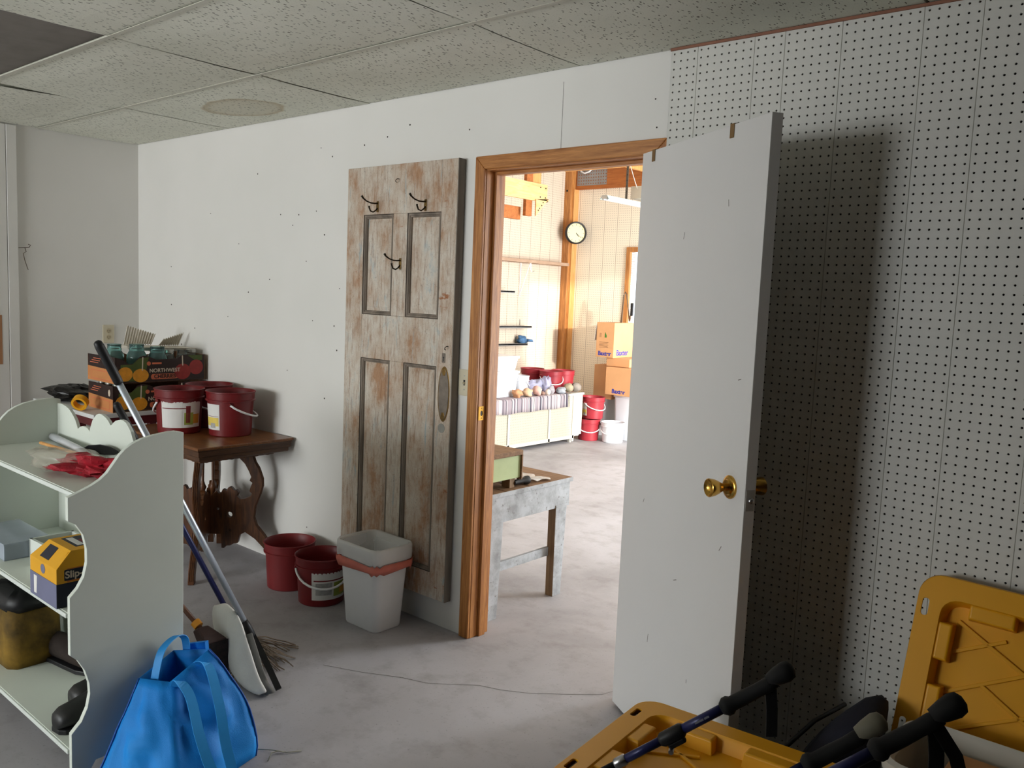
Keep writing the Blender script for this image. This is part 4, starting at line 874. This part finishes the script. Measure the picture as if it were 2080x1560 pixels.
# fluorescent shop light
fl = thing('shop_light', 'white fluorescent shop light hanging from the garage ceiling', 'lamp', (1.21,3.9,2.38))
MB().prism([(-.05,.0),(-.022,.032),(.022,.032),(.05,.0),(.044,-.003),(.020,.025),(-.020,.025),(-.044,-.003)], 'y', -.36, .95).build('reflector', mat('lamp_enamel', srgb(176,196,196), .3), fl)
for x in (-.022, .022): MB().tube([(x,-.34,.002),(x,.93,.002)], .011, 10).build('tube_lamp', mat('lamp_tube', srgb(236,238,240), .3), fl, smooth=True)
MB().bx(-.03,.03,-.362,-.356,.0,.030).build('end_cap', STEEL, fl)
MB().bx(-.012,.012,-.02,-.017,.03,.62).build('hanger_strap', mat('galv_dark', srgb(92,86,78), .5, .5), fl)
for k in range(9): MB().lathe([(.005,0),(.005,.001)], 6, Matrix.Translation((0,-.0205,.10+.05*k)) @ RX).build('strap_hole', BLACK, fl)
MB().tube([(0,-.02,.50),(-.01,.02,.36),(.0,.10,.22),(.01,.16,.12),(0,.18,.06)], .004, 6).build('power_cord', mat('cord_white', srgb(190,186,176), .5), fl, smooth=True)
MB().bx(-.06,.06,.14,.46,.056,.17).build('ballast_box', mat('ballast', srgb(186,176,160), .6), fl, bevel=.004)
# wall shelf, thin brackets and shelves on the left wall
ws = thing('wall_shelf', 'long raw wooden board shelf on garage wall left of the post', 'shelf', (GX0+.1,4.6,1.9))
MB().bx(GX0,GX0+.16,3.4,5.24,1.872,1.906).build('shelf_board', wood('raw_pine_shelf', srgb(160,130,106), srgb(186,158,134), (5,.6,5), .7), ws, world=True, bevel=.003)
for y in (4.55, 3.6):
    MB().bx(GX0,GX0+.01,y,y+.016,1.50,1.872).build('bracket', WPL, ws, world=True); MB().tube([(GX0+.005,y+.008,1.52),(GX0+.14,y+.008,1.868)], .006, 6).build('brace', WPL, ws, world=True)
MB().tube([(GX0+.1,4.62,1.872),(GX0+.1,4.62,1.80),(GX0+.11,4.64,1.775),(GX0+.12,4.66,1.79)], .004, 6).build('cup_hook', STEEL, ws, world=True)
GREY = mat('grey_steel_shelf', srgb(150,150,150), .4, .4)
def thin_shelf(label, y0, y1, z, d=.12):
    t = thing('metal_ledge', label, 'shelf', (GX0+.05,(y0+y1)/2,z), 0, 'thin metal ledges on the garage wall')
    MB().bx(GX0,GX0+d,y0,y1,z-.012,z).build('ledge_plate', GREY, t, world=True); MB().bx(GX0+d-.004,GX0+d,y0,y1,z-.022,z+.004).build('ledge_lip', GREY, t, world=True)
    for y in (y0+.1, y1-.08): MB().bx(GX0,GX0+.006,y,y+.012,z,z+.07).build('peg_clip', STEEL, t, world=True)
thin_shelf('upper thin grey metal ledge on the garage pegboard', 3.5, 4.66, 1.178); thin_shelf('lower thin grey metal ledge holding a blue glove', 3.5, 4.60, .985)
thin_shelf('short grey metal ledge just under the long wooden wall shelf', 3.6, 4.30, 1.555, .16)
gv = thing('blue_glove', 'crumpled blue glove lying on the lower metal ledge', 'glove', (GX0+.07,4.60,.99))
GLV = mat('blue_denim_glove', srgb(74,112,150), .8, var=.4, scale=25, bump=.3)
o = blob(.07, (.6,1.1,.62), 1.4, .6, 16, 10).build('glove_palm', GLV, gv, smooth=True); o.location = (0,-.04,.035)
for k in range(4): MB().tube([(-.03+.02*k,.02,.03),(-.035+.022*k,.07+.008*k,.026),(-.03+.02*k,.11,.014)], [.016,.014,.009], 7).build('glove_finger', GLV, gv, smooth=True)
# long low cabinet with perforated front
cbn = thing('low_cabinet', 'long low cream cabinet with perforated front panels on the garage floor', 'cabinet', (.0,3.9,0))
CRC = mat('cream_cabinet', srgb(200,197,186), .5, var=.03)
PCAB = NT('perforated_cream'); v = PCAB.coord((1/.0254,)*3); PCAB.base(PCAB.mix(PCAB.math('MULTIPLY', peg_dots(PCAB, v, (1, 2)), .55), srgb(184,178,160), srgb(84,72,56))); PCAB = PCAB.set(.6, 0, .3)
CX = .31
def cp(name, mb, m=CRC, **k): return mb.build(name, m, cbn, world=True, **k)
cp('cabinet_top', MB().bx(-.28,CX+.012,2.75,4.635,.498,.520), bevel=.003); cp('cabinet_back', MB().bx(-.28,-.265,2.76,4.62,.06,.498)); cp('cabinet_end', MB().bx(-.28,CX-.012,4.60,4.62,.06,.498)); cp('cabinet_end', MB().bx(-.28,CX-.012,2.76,2.78,.06,.498)); cp('cabinet_bottom', MB().bx(-.28,CX-.012,2.76,4.62,.06,.075))
for y0, y1 in ((2.78,3.42),(3.44,4.05),(4.08,4.46)): cp('perforated_panel', MB().bx(CX-.012,CX-.006,y0,y1,.075,.498), PCAB)
for y in (2.76,3.42,4.05,4.455): cp('front_post', MB().bx(CX-.010,CX+.006,y,y+.03,.04 if y < 4.4 else .012,.498), bevel=.002)
cp('end_board', MB().bx(CX-.010,CX+.003,4.485,4.62,.075,.498), bevel=.002)
cp('bottom_rail', MB().bx(CX-.010,CX+.006,2.76,4.49,.042,.078), bevel=.002)
for y in (2.8,4.44):
    for x in (-.25,.27): cp('foot', MB().bx(x,x+.03,y,y+.03,0,.062))
# striped runner
SR = NT('striped_cloth'); vv = SR.coord(); sp = SR.n('ShaderNodeSeparateXYZ'); SR.l(vv, sp.inputs[0])
wn = SR.n('ShaderNodeTexWhiteNoise', noise_dimensions='1D'); SR.l(SR.math('FLOOR', SR.math('MULTIPLY', sp.outputs[1], 95)), wn.inputs['W'])
SR.base(SR.ramp(wn.outputs['Value'], [(0, srgb(88,84,92)), (.12, srgb(150,140,146)), (.4, srgb(196,182,182)), (.62, srgb(150,138,142)), (.8, srgb(206,196,192)), (.95, srgb(66,64,78))], 'CONSTANT')); SR = SR.set(.9, 0, .1)
rn = thing('striped_runner', 'grey striped woven runner draped over the front of the low cabinet', 'cloth', (.3,3.6,.52))
rows = []
for j, (x, z) in enumerate(((.02,.523),(.15,.523),(.30,.524),(.325,.522),(.330,.50),(.331,.44),(.332,.385))):
    rows.append([(x+.004*math.sin(k*.9)*(j > 3), 2.8+1.545*k/40, z+.004*math.sin(k*.7)*(j > 5)) for k in range(41)])
o = MB().sheet(rows).build('runner_cloth', SR, rn, world=True, solid=.003, smooth=True, recalc=False)
mb = MB()
for k in range(22): mb.tube([(.05+.012*k if k < 20 else .332, 4.345, .524), (.055+.012*k if k < 20 else .333, 4.372, .522)], .0015, 4)
for k in range(12): mb.tube([(.332,4.345,.39+.011*k),(.335,4.367,.386+.011*k)], .002, 4)
o = mb.build('runner_fringe', mat('fringe', srgb(90,86,92), .9), rn, world=True); o['kind'] = 'stuff'
# stones on the cabinet
ROCKS = [('rough orange-tan rock at the left end of the row on the cabinet', (.262,3.60,.565), .05, (1,1,.8), srgb(206,150,110), .55, 1),
 ('angular tan rock second in the row on the cabinet', (.262,3.755,.565), .05, (1,1.05,.85), srgb(222,186,150), .5, 2),
 ('smooth pink rock third in the row on the cabinet', (.262,3.905,.572), .052, (1,.85,1), srgb(214,170,156), .25, 3),
 ('small brown stone between the pink rock and the pale stone', (.27,3.99,.542), .026, (1,1,.8), srgb(150,120,106), .3, 4),
 ('small pale egg-shaped stone in front of the plastic bags', (.275,4.065,.55), .032, (1,.85,1), srgb(236,214,200), .15, 5),
 ('grey rounded rock behind the pale stone', (.245,4.145,.566), .045, (1,.8,1), srgb(160,154,158), .3, 6),
 ('grey pointed rock with pale veins on the cabinet', (.272,4.29,.553), .05, (.9,1.25,.65), srgb(160,164,170), .4, 7),
 ('round olive-brown stone second from the right end of the cabinet', (.258,4.43,.576), .055, (1,1.05,.84), srgb(156,144,120), .15, 8),
 ('round dark grey stone at the right end of the cabinet', (.262,4.56,.574), .055, (1,1.1,.86), srgb(128,120,112), .15, 9)]
for i, (lb, loc, r, sq, col, amp, sd_) in enumerate(ROCKS):
    o = blob(r, sq, sd_*2.7, amp, 16, 10).build('stone', mat('stone_%d' % i, col, .85, var=.25, scale=24, bump=.3), smooth=True); o.location = loc; tag(o, lb, 'stone', 'stones lined up on the cabinet')
PB = mat('lilac_film', srgb(196,198,224), .25, var=.1, scale=15, alpha=.55, bump=.5)
o = blob(.085, (.6,1.25,.85), 4.2, .6, 18, 12).build('plastic_bag', PB, smooth=True); o.location = (.14,4.03,.60); tag(o, 'lilac plastic bag lying flat in front of the red garage buckets', 'bag')
o = blob(.075, (.6,.75,1.15), 6.2, .7, 18, 12).build('plastic_bag', PB, smooth=True); o.location = (.20,4.13,.61); tag(o, 'lilac plastic bag standing upright behind the pale egg-shaped stone', 'bag')
G2 = 'red pails in the garage'; RG = mat('garage_red_plastic', srgb(150,40,50), .4, var=.05)
pail('red bucket on the cabinet, left of three, beside the white buckets', (-.18,4.36,.521), h=.225, m=RG, group=G2)
pail('red bucket on the cabinet, middle of three, white handle hanging', (.09,4.345,.521), h=.222, m=RG, handle=TOC(0,4.5)+.35, group=G2)
pail('red bucket on the cabinet, right of three, near the fir post', (.05,4.60,.521), h=.215, m=RG, group=G2)
WB = mat('translucent_white', srgb(226,230,236), .4, var=.02)
G3 = 'white pails in the garage'
pail('white bucket standing left of the red buckets on the cabinet', (.06,3.875,.521), h=.19, R=.095, r0=.085, m=WB, handle=TOC(0,4)+2.4, group=G3)
pail('narrow white bucket between the stacked bins and the white bucket', (-.12,3.93,.521), h=.19, R=.075, r0=.066, m=WB, group=G3)
def bin_(label, loc, hx, hy, h, lid=True):
    t = thing('plastic_bin', label, 'bin', loc, 0, 'stacked white bins on the cabinet')
    MB().loft([ring3(hx*.86,hy*.86,.02,0), ring3(hx,hy,.025,h-.02), ring3(hx+.012,hy+.012,.03,h-.018), ring3(hx+.012,hy+.012,.03,h), ring3(hx-.003,hy-.003,.022,h), ring3(hx*.84,hy*.84,.018,.006)]).build('bin_body', WB, t, auto=True)
    if lid: MB().loft([ring3(hx+.014,hy+.014,.03,h-.006), ring3(hx+.014,hy+.014,.03,h+.006), ring3(hx-.01,hy-.01,.022,h+.008)]).build('bin_lid', WPL, t, auto=True)
bin_('lower of two stacked white plastic bins at the left of the cabinet', (.06,3.52,.527), .15, .16, .245); bin_('upper of two stacked white plastic bins at the left of the cabinet', (.06,3.53,.783), .14, .15, .135)
# corner stack: cartons and pails beside the cabinet
KR = mat('kraft_carton', srgb(212,160,112), .8, var=.06, scale=4); KRD = mat('kraft_flap', srgb(176,120,78), .8, var=.06); INKB = mat('ink_blue', srgb(40,56,150), .6); INKG = mat('ink_green', srgb(60,120,44), .6); INKD = mat('ink_brown', srgb(120,84,56), .7)
def carton(label, x0, x1, y0, y1, z0, z1, prints=0, flaps=False):
    t = thing('cardboard_box', label, 'box', ((x0+x1)/2,(y0+y1)/2,z0), 0, 'cardboard cartons in the garage corner')
    MB().bx(x0,x1,y0,y1,z0,z1).build('carton_body', KR, t, world=True, bevel=.003)
    MB().bx((x0+x1)/2-.001,(x0+x1)/2+.001,y0,y1,z1,z1+.0006).build('top_seam', INKD, t, world=True)
    hx_, hz_ = (x1-x0), (z1-z0)
    if prints:
        bw = .045
        text('Baxter', .062, INKB, t, (0, y0-(y0+y1)/2-.0008, .040), (PI/2,0,0), bold=.002)
        text('Baxter', .085, INKB, t, (x1-(x0+x1)/2+.0008, -.02, .052), (PI/2,0,PI/2), bold=.002)
        if prints > 1:
            MB().prism([(-.006,.215),(.018,.215),(.018,.235),(.006,.262),(.002,.275),(-.004,.255)], 'y', y0-(y0+y1)/2-.001, y0-(y0+y1)/2).build('tree_mark', INKG, t)
            for k in range(4): MB().bx(-.075,-.05,y0-(y0+y1)/2-.0008,y0-(y0+y1)/2,.218+.012*k,.222+.012*k).build('fine_print', INKD, t)
            for k in range(5): MB().bx(-.075,.045-.01*(k % 2),y0-(y0+y1)/2-.0008,y0-(y0+y1)/2,.105+.014*k,.109+.014*k).build('fine_print', INKD, t)
    if flaps: MB().loft([[(x0-.002,y0,z1),(x0-.002,y1,z1),(x0,y1,z1),(x0,y0,z1)], [(x0-.035,y0+.01,z1-.20),(x0-.035,y1,z1-.20),(x0-.031,y1,z1-.20),(x0-.031,y0+.01,z1-.20)]]).build('open_flap', LBL, t, world=True)
    return t
carton('upper printed cardboard box with green tree mark on the carton stack', .218, .448, 4.95, 5.33, .885, 1.262, 2, True)
carton('wide flat cardboard box under the top printed box', .345, .640, 4.98, 5.36, .795, .884)
carton('dented cardboard box at lower left of the carton stack', .135, .375, 5.06, 5.40, .42, .79)
carton('lower printed cardboard box at the front of the carton stack', .400, .74, 4.90, 5.26, .495, .79, 1)
for lb, x0, x1, y0, y1, z0, z1 in (('pale storage bin under the lower printed cardboard box', .43, .78, 5.03, 5.36, .0, .49),):
    t = thing('storage_bin', lb, 'bin', ((x0+x1)/2,(y0+y1)/2,z0))
    MB().loft([ring3((x1-x0)/2*.9,(y1-y0)/2*.9,.03,0), ring3((x1-x0)/2,(y1-y0)/2,.035,z1-.03), ring3((x1-x0)/2+.012,(y1-y0)/2+.012,.04,z1-.028), ring3((x1-x0)/2+.012,(y1-y0)/2+.012,.04,z1)]).build('bin_body', WB, t, auto=True)
t = thing('storage_bin', 'low white tub behind the stacked buckets in the garage corner', 'bin', (.16,5.24,0)); MB().loft([ring3(.11,.12,.03,0), ring3(.12,.13,.035,.39), ring3(.13,.14,.04,.392), ring3(.13,.14,.04,.415)]).build('bin_body', WB, t, auto=True)
pail('red bucket with torn white label standing on other buckets in the garage', (.325,4.80,.232), h=.235, m=RG, handle=TOC(.3,4.8)+.7, paper=(TOC(.3,4.8)-.95,.35,'half'), group=G2)
pail('red bucket on the garage floor against the end of the cabinet, white handle', (.305,4.765,0), h=.230, m=RG, handle=TOC(.3,4.7)+.1, group=G2)
pail('white bucket on the garage floor with paper label right of red bucket', (.555,4.86,0), h=.215, R=.126, m=WB, handle=TOC(.4,4.9)-.35, drop=.06, group=G3)
# tool leaning beside the window
tl = thing('hand_saw_frame', 'bent metal tool with dark handle standing on the carton stack', 'tool', (.40,5.2,1.262))
MB().tube([(-.04,0,.0),(-.02,0,.30),(.0,0,.335),(.015,0,.31),(.07,0,.02)], .008, 8).build('bent_rod', mat('bronze_rod', srgb(110,92,72), .4, .5), tl, smooth=True); MB().tube([(.07,0,.02),(.085,0,.12)], .008, 8).build('rod', MATS['bronze_rod'], tl, smooth=True); MB().bx(.075,.105,-.01,.01,.08,.22).build('handle', BLACK, tl, bevel=.004)
# ================================================================== WORN WORKBENCH JUST INSIDE THE GARAGE
wbn = thing('work_bench', 'worn grey painted wooden bench just beyond the doorway', 'bench', (2.75,.47,0))
GPT = NT('worn_grey_paint'); v = GPT.coord(); n = GPT.noise(v, 9, 7, .7); n2 = GPT.noise(GPT.coord((3,3,3)), 14, 6, .7)
c = GPT.ramp(n, [(.35, srgb(150,152,154)), (.6, srgb(188,192,196))]); GPT.base(GPT.mix(GPT.ramp(n2, [(.60, (0,0,0)), (.68, (.8,.8,.8))]), c, srgb(104,96,90))); GPT.bump(n2, .3, .003); GPT = GPT.set(.75, 0, .2)
BTOP = wood('worn_bench_plank', srgb(104,76,54), srgb(150,116,84), (.8,9,9), .75); RAWL = wood('bench_leg_raw', srgb(112,88,62), srgb(148,120,88), (8,8,.7), .7)
def bp(name, mb, m=GPT, **k): return mb.build(name, m, wbn, world=True, **k)
ye = [.135,.30,.47,.635,.815]
for k in range(4): bp('plank', MB().bx(2.35,3.005,ye[k]+.002,ye[k+1]-.002,.577,.600), BTOP, bevel=.003)
bp('plank_ends', MB().bx(3.005,3.008,.135,.815,.578,.599))
bp('apron', MB().bx(2.985,3.004,.13,.795,.455,.577), bevel=.002); bp('apron', MB().bx(2.36,2.38,.13,.80,.455,.577), bevel=.002); bp('apron', MB().bx(2.36,2.99,.797,.812,.470,.577), bevel=.002)
def leg4(x, y, dy):
    return MB().loft([[(x-.045,y+dy-.010,0),(x+.0,y+dy-.010,0),(x+.0,y+dy+.055,0),(x-.045,y+dy+.055,0)], [(x-.05,y-.008,.47),(x-.004,y-.008,.47),(x-.004,y+.082,.47),(x-.05,y+.082,.47)]])
for x in (3.012, 2.42):
    for y, dy in ((.69,.0),(.20,-.0)):
        L = bp('leg', leg4(x, y, dy), GPT, bevel=.002)
        o = MB().loft([[(x-.046,y+dy-.0108,0),(x-.001,y+dy-.0108,0),(x-.005,y-.0088,.47),(x-.050,y-.0088,.47)], [(x-.046,y+dy-.010,0),(x-.001,y+dy-.010,0),(x-.005,y-.008,.47),(x-.050,y-.008,.47)]]).build('bare_face', RAWL, L); o.location = (0,0,0)
bp('stretcher', MB().bx(2.955,2.972,.24,.70,.205,.250), GPT, bevel=.002)
lb_ = thing('green_box', 'pale green wooden box with brown lid on the worn bench', 'box', (2.80,.30,.600), 0)
MB().bx(-.12,.185,-.14,.115,.048,.158).build('box_body', mat('pale_green_paint', srgb(172,186,136), .6, var=.08), lb_, bevel=.002); MB().bx(-.13,.195,-.15,.122,.158,.182).build('box_lid', BTOP, lb_, bevel=.003)
MB().bx(-.13,.195,.115,.122,.04,.16).build('end_trim', BTOP, lb_)
for y in (-.12,.06): MB().bx(.12,.17,y,y+.035,0,.048).bx(-.10,-.05,y,y+.035,0,.048).build('foot_block', RAWL, lb_)
fh = thing('flashlight', 'small black flashlight lying on the worn bench beside the green box', 'flashlight', (2.965,.455,.600), 0)
MB().lathe([(.012,0),(.013,.004),(.013,.07),(.020,.085),(.021,.105),(.018,.106),(.016,.10)], 16, Matrix.Translation((0,-.06,.021)) @ Matrix.Rotation(-PI/2,4,'X')).build('flashlight_body', BLACK, fh, auto=True)
MB().bx(-.006,.006,-.03,-.01,.033,.038).build('switch_button', RUB, fh)
pb = MB().sheet([[(2.80+.16*i/10+.03*j/8, .42+.24*j/8+.02*math.sin(i), .603+.020*abs(math.sin(i*.9+j*.7))*math.sin(PI*j/8)+.003) for i in range(11)] for j in range(9)])
tag(pb.build('clear_sleeve', mat('clear_sleeve_film', srgb(226,220,212), .2, alpha=.6, bump=.3), smooth=True, solid=.0012, recalc=False), 'crinkled clear plastic sleeve lying on the worn bench planks', 'plastic sleeve')
# ================================================================== FOREGROUND RIGHT: TOTES, LIDS, TREKKING POLES
def lid_parts(t):
    """yellow tote lid, local: flat, top at z=0, .77 x .52"""
    hx, hy = .385, .26
    slots = []
    for sx in (-1, 1):
        for cy in (-.165, .165):
            slots.append(rrect(.0085, .024, .008, 4, sx*(hx-.022), cy))
    ih, iv = hx-.062, hy-.058
    inner = rrect(ih, iv, .045, 5)
    body = plate(rrect(hx, hy, .06, 7), [inner]+slots, .006, 'xy', -.006).build('lid_border', YEL, t, bevel=.0012)
    o3 = lambda h, v_, r, z: [(x, y, z) for x, y in rrect(h, v_, r, 7)]
    MB().loft([o3(hx+.0005,hy+.0005,.06,-.003), o3(hx+.003,hy+.003,.062,-.014), o3(hx+.004,hy+.004,.062,-.032), o3(hx,hy,.06,-.032), o3(hx-.003,hy-.003,.058,-.006)], False, False).build('lid_skirt', YEL, t, auto=True)
    i3 = lambda d, z: [(x, y, z) for x, y in rrect(ih-d, iv-d, .045-d*.5, 5)]
    MB().loft([i3(0,-.001), i3(.003,-.006), i3(.012,-.040), i3(.03,-.042), i3(.09,-.042)], False, True).build('lid_recess', YEL, t, auto=True)
    def blk(x0, x1, y0, y1):
        rg = lambda d, z: [(x0+d,y0+d,z),(x1-d,y0+d,z),(x1-d,y1-d,z),(x0+d,y1-d,z)]
        MB().loft([rg(-.004,-.042), rg(0,-.006), rg(.004,-.003)]).build('lid_block', YEL, t, bevel=.003)
    for s in (-1, 1):
        for c, w_ in ((-.20,.055),(.0,.06),(.20,.055)): blk(c-w_, c+w_, min(s*iv, s*(iv-.040)), max(s*iv, s*(iv-.040)))
        for c, w_ in ((-.085,.05),(.085,.05)): blk(min(s*ih, s*(ih-.036)), max(s*ih, s*(ih-.036)), c-w_, c+w_)
    rb = lambda x0, y0, x1, y1: MB().obox(((x0+x1)/2,(y0+y1)/2,-.039), (x1-x0,y1-y0,0), (-(y1-y0),x1-x0,0), (0,0,1), math.hypot(x1-x0,y1-y0), .010, .007).build('lid_rib', YEL, t, bevel=.002)
    for a in ((-.28,-.15,0,0),(0,0,.28,.15),(-.28,.15,0,0),(0,0,.28,-.15),(-.29,.06,-.16,.13),(-.29,-.05,-.10,.06),(-.20,.0,-.06,-.08),(.29,.06,.16,.13),(.29,-.05,.10,.06),(.20,.0,.06,-.08)): rb(*a)
LID_R = math.radians(4.5)
tote = thing('storage_tote', 'black plastic storage tote under the yellow lid in the foreground', 'tote', (4.755, -.865, 0), LID_R)
o4 = lambda h, v_, r, z: [(x, y, z) for x, y in rrect(h, v_, r, 5)]
TBLK = mat('black_tote_plastic', srgb(30,28,28), .5, var=.15)
MB().loft([o4(.33,.205,.04,0), o4(.335,.21,.045,.01), o4(.372,.247,.055,.335), o4(.388,.262,.06,.337), o4(.388,.262,.06,.366), o4(.372,.247,.055,.366), o4(.33,.205,.04,.012)]).build('tote_body', TBLK, tote, auto=True)
for s in (-1, 1): MB().bx(-.06,.06,s*.25-.02,s*.25+.02,.30,.32).build('tote_grip', TBLK, tote, bevel=.004)
ly = thing('tote_cover', 'yellow plastic tote lid lying flat on the black storage tote', 'lid', (4.755,-.865,.4005), LID_R); lid_parts(ly)
# second lid standing on its long edge against the pegboard
lu = thing('tote_cover', 'yellow plastic tote lid standing upright against the pegboard', 'lid', (5.285,-.165,.525))
lid_parts(lu)
ex = Vector((.985,.03,-.03)).normalized(); ez = Vector((0,-.90,.30)); ez = (ez-ex*ez.dot(ex)).normalized(); ey = ez.cross(ex)
Mu = Matrix((ex, ey, ez)).transposed(); lu.rotation_euler = Mu.to_euler()
# pale open tub with cardboard inside
tub = thing('open_tub', 'whitish open plastic tub with cardboard inside below the upright lid', 'tub', (5.27,-.412,0))
TUBM = mat('grey_white_plastic', srgb(206,200,188), .5, var=.04)
r4 = lambda h, v_, r, z: [(x, y, z) for x, y in rrect(h, v_, r, 6)]
MB().loft([r4(.27,.12,.04,0), r4(.305,.142,.06,.40), r4(.318,.152,.065,.402), r4(.321,.155,.065,.430), r4(.308,.143,.06,.436), r4(.293,.13,.055,.420), r4(.265,.115,.04,.01)]).build('tub_body', TUBM, tub, auto=True)
MB().bx(-.20,.27,-.02,.105,.10,.395).build('cardboard_insert', KR, tub, bevel=.004); MB().bx(-.26,.26,-.105,-.025,.05,.38).build('white_packing', mat('white_packing', srgb(186,186,176), .8, var=.06), tub, bevel=.02)
# dark duffel between wall and tote
df = thing('duffel_bag', 'dark navy fabric bag wedged between the tote and the pegboard', 'bag', (4.80,-.34,0))
DNV = mat('navy_fabric', srgb(30,30,42), .85, var=.2, bump=.3)
MB().loft([[(-.16,-.20,0),(.10,-.20,0),(.12,.16,0),(-.12,.16,0)], [(-.17,-.21,.14),(.11,-.21,.14),(.12,.17,.16),(-.14,.17,.16)], [(-.13,-.20,.27),(.11,-.20,.30),(.115,.16,.34),(-.08,.165,.30)], [(-.04,-.16,.38),(.10,-.16,.41),(.11,.14,.44),(.0,.15,.42)], [(.01,-.10,.43),(.095,-.10,.45),(.10,.12,.47),(.04,.12,.465)]]).build('bag_body', DNV, df, smooth=True, sub=1)
MB().tube([(-.10,-.19,.33),(-.06,-.05,.385),(-.03,.10,.39)], .006, 6).build('bag_piping', BLACK, df, smooth=True)
# trekking poles
def trek(label, g, low, tip, straps, knob_pale=False, writing=None, rs=1.0):
    """g = centre of the grip's top, low = a point further down the shaft"""
    g = Vector(g); low = Vector(low); d = (low-g).normalized(); L = (Vector(tip)-g).length if tip else 1.25
    t = thing('trekking_pole', label, 'trekking pole', tuple(g + d*L), 0, 'trekking poles over the yellow tote')
    P = lambda s: g + d*s
    def tp2(n, mb, m, **k): return mb.build(n, m, t, world=True, **k)
    sd = d.cross(Vector((0,0,1))).normalized(); up = sd.cross(d).normalized(); k = .80*rs
    tp2('grip', MB().tube([P(.010),P(.025),P(.045),P(.075),P(.100),P(.106),P(.114),P(.122)], [r*k for r in (.013,.0165,.0150,.0165,.0165,.021,.021,.014)], 16), RUB, smooth=True)
    kn = P(-.005)+up*.006
    tp2('grip_head', MB().tube([kn-d*.024, kn-d*.019, kn-d*.008, kn+d*.010, kn+d*.026], [r*k for r in (.008,.019,.0225,.019,.014)], 16), RUB if not knob_pale else mat('pale_cork', srgb(120,116,100), .6), smooth=True)
    tp2('upper_shaft', MB().tube([P(.115),P(.215)], .0090, 14), NAVY, smooth=True)
    lk = tp2('flip_lock', MB().tube([P(.205),P(.210),P(.250),P(.256)], [.010,.0135,.0135,.010], 12), BLACK, auto=True)
    o = MB().obox(P(.230)-up*.016, d, sd, up, .036, .013, .013).build('lock_lever', BLACK, lk, bevel=.004); o.location = (0,0,0)
    o = MB().tube([P(.248)-up*.024-sd*.009, P(.248)-up*.024+sd*.009], .005, 10).build('lock_screw', STEEL, lk); o.location = (0,0,0)
    tp2('middle_shaft', MB().tube([P(.25),P(.345)], .0082, 14), NAVY, smooth=True)
    tp2('collar', MB().tube([P(.333),P(.335),P(.355),P(.358)], [.0090,.0105,.0105,.009], 14), STEEL, auto=True)
    tp2('lower_shaft', MB().tube([P(.35),P(L-.03)], .007, 12), BLACK, smooth=True)
    tp2('tip', MB().tube([P(L-.06),P(L-.03),P(L-.004)], [.009,.008,.003], 10), STEEL, smooth=True)
    tp2('basket', MB().lathe([(.008,-.003),(.024,-.002),(.024,.002),(.008,.003)], 16, Matrix.Translation(P(L-.07)) @ d.to_track_quat('Z','Y').to_matrix().to_4x4()), BLACK)
    for pth, wd in straps:
        tp2('wrist_strap', MB().ribbon([P(.02)+Vector(q) for q in pth], wd, .0022, (.76, .65, 0)), BLACK)
    if writing:
        nrm = (CAM-P(.17)); nrm = (nrm - d*nrm.dot(d)).normalized(); yy = nrm.cross(-d); pm = mat('pole_print', srgb(120,120,132), .4)
        for a0, a1 in ((.148,.158),(.160,.178)):
            tp2('faded_logo', MB().obox(P((a0+a1)/2)+nrm*.0086-yy*.0012, d, yy, nrm, a1-a0, .0036, .0014), pm)
    return t
trek('trekking pole with blue shaft reaching over the yellow lid, grip by the white door', (4.960,-1.215,.853), (4.700,-1.335,.632), None, [([(0,0,-.005),(.004,.004,-.05),(.006,.006,-.10)], .020)], writing=True)
trek('trekking pole at bottom right with two wrist straps, nearest the upright lid', (5.256,-1.346,.944), (5.120,-1.425,.825), None, [([(0,0,-.005),(.006,0,-.05),(.008,.004,-.11)], .022), ([(0,0,-.005),(.030,.004,-.045),(.050,.004,-.11)], .020)])
trek('third trekking pole with pale grip knob behind the one with two straps', (5.134,-1.27,.842), (4.95,-1.39,.68), None, [], knob_pale=True)
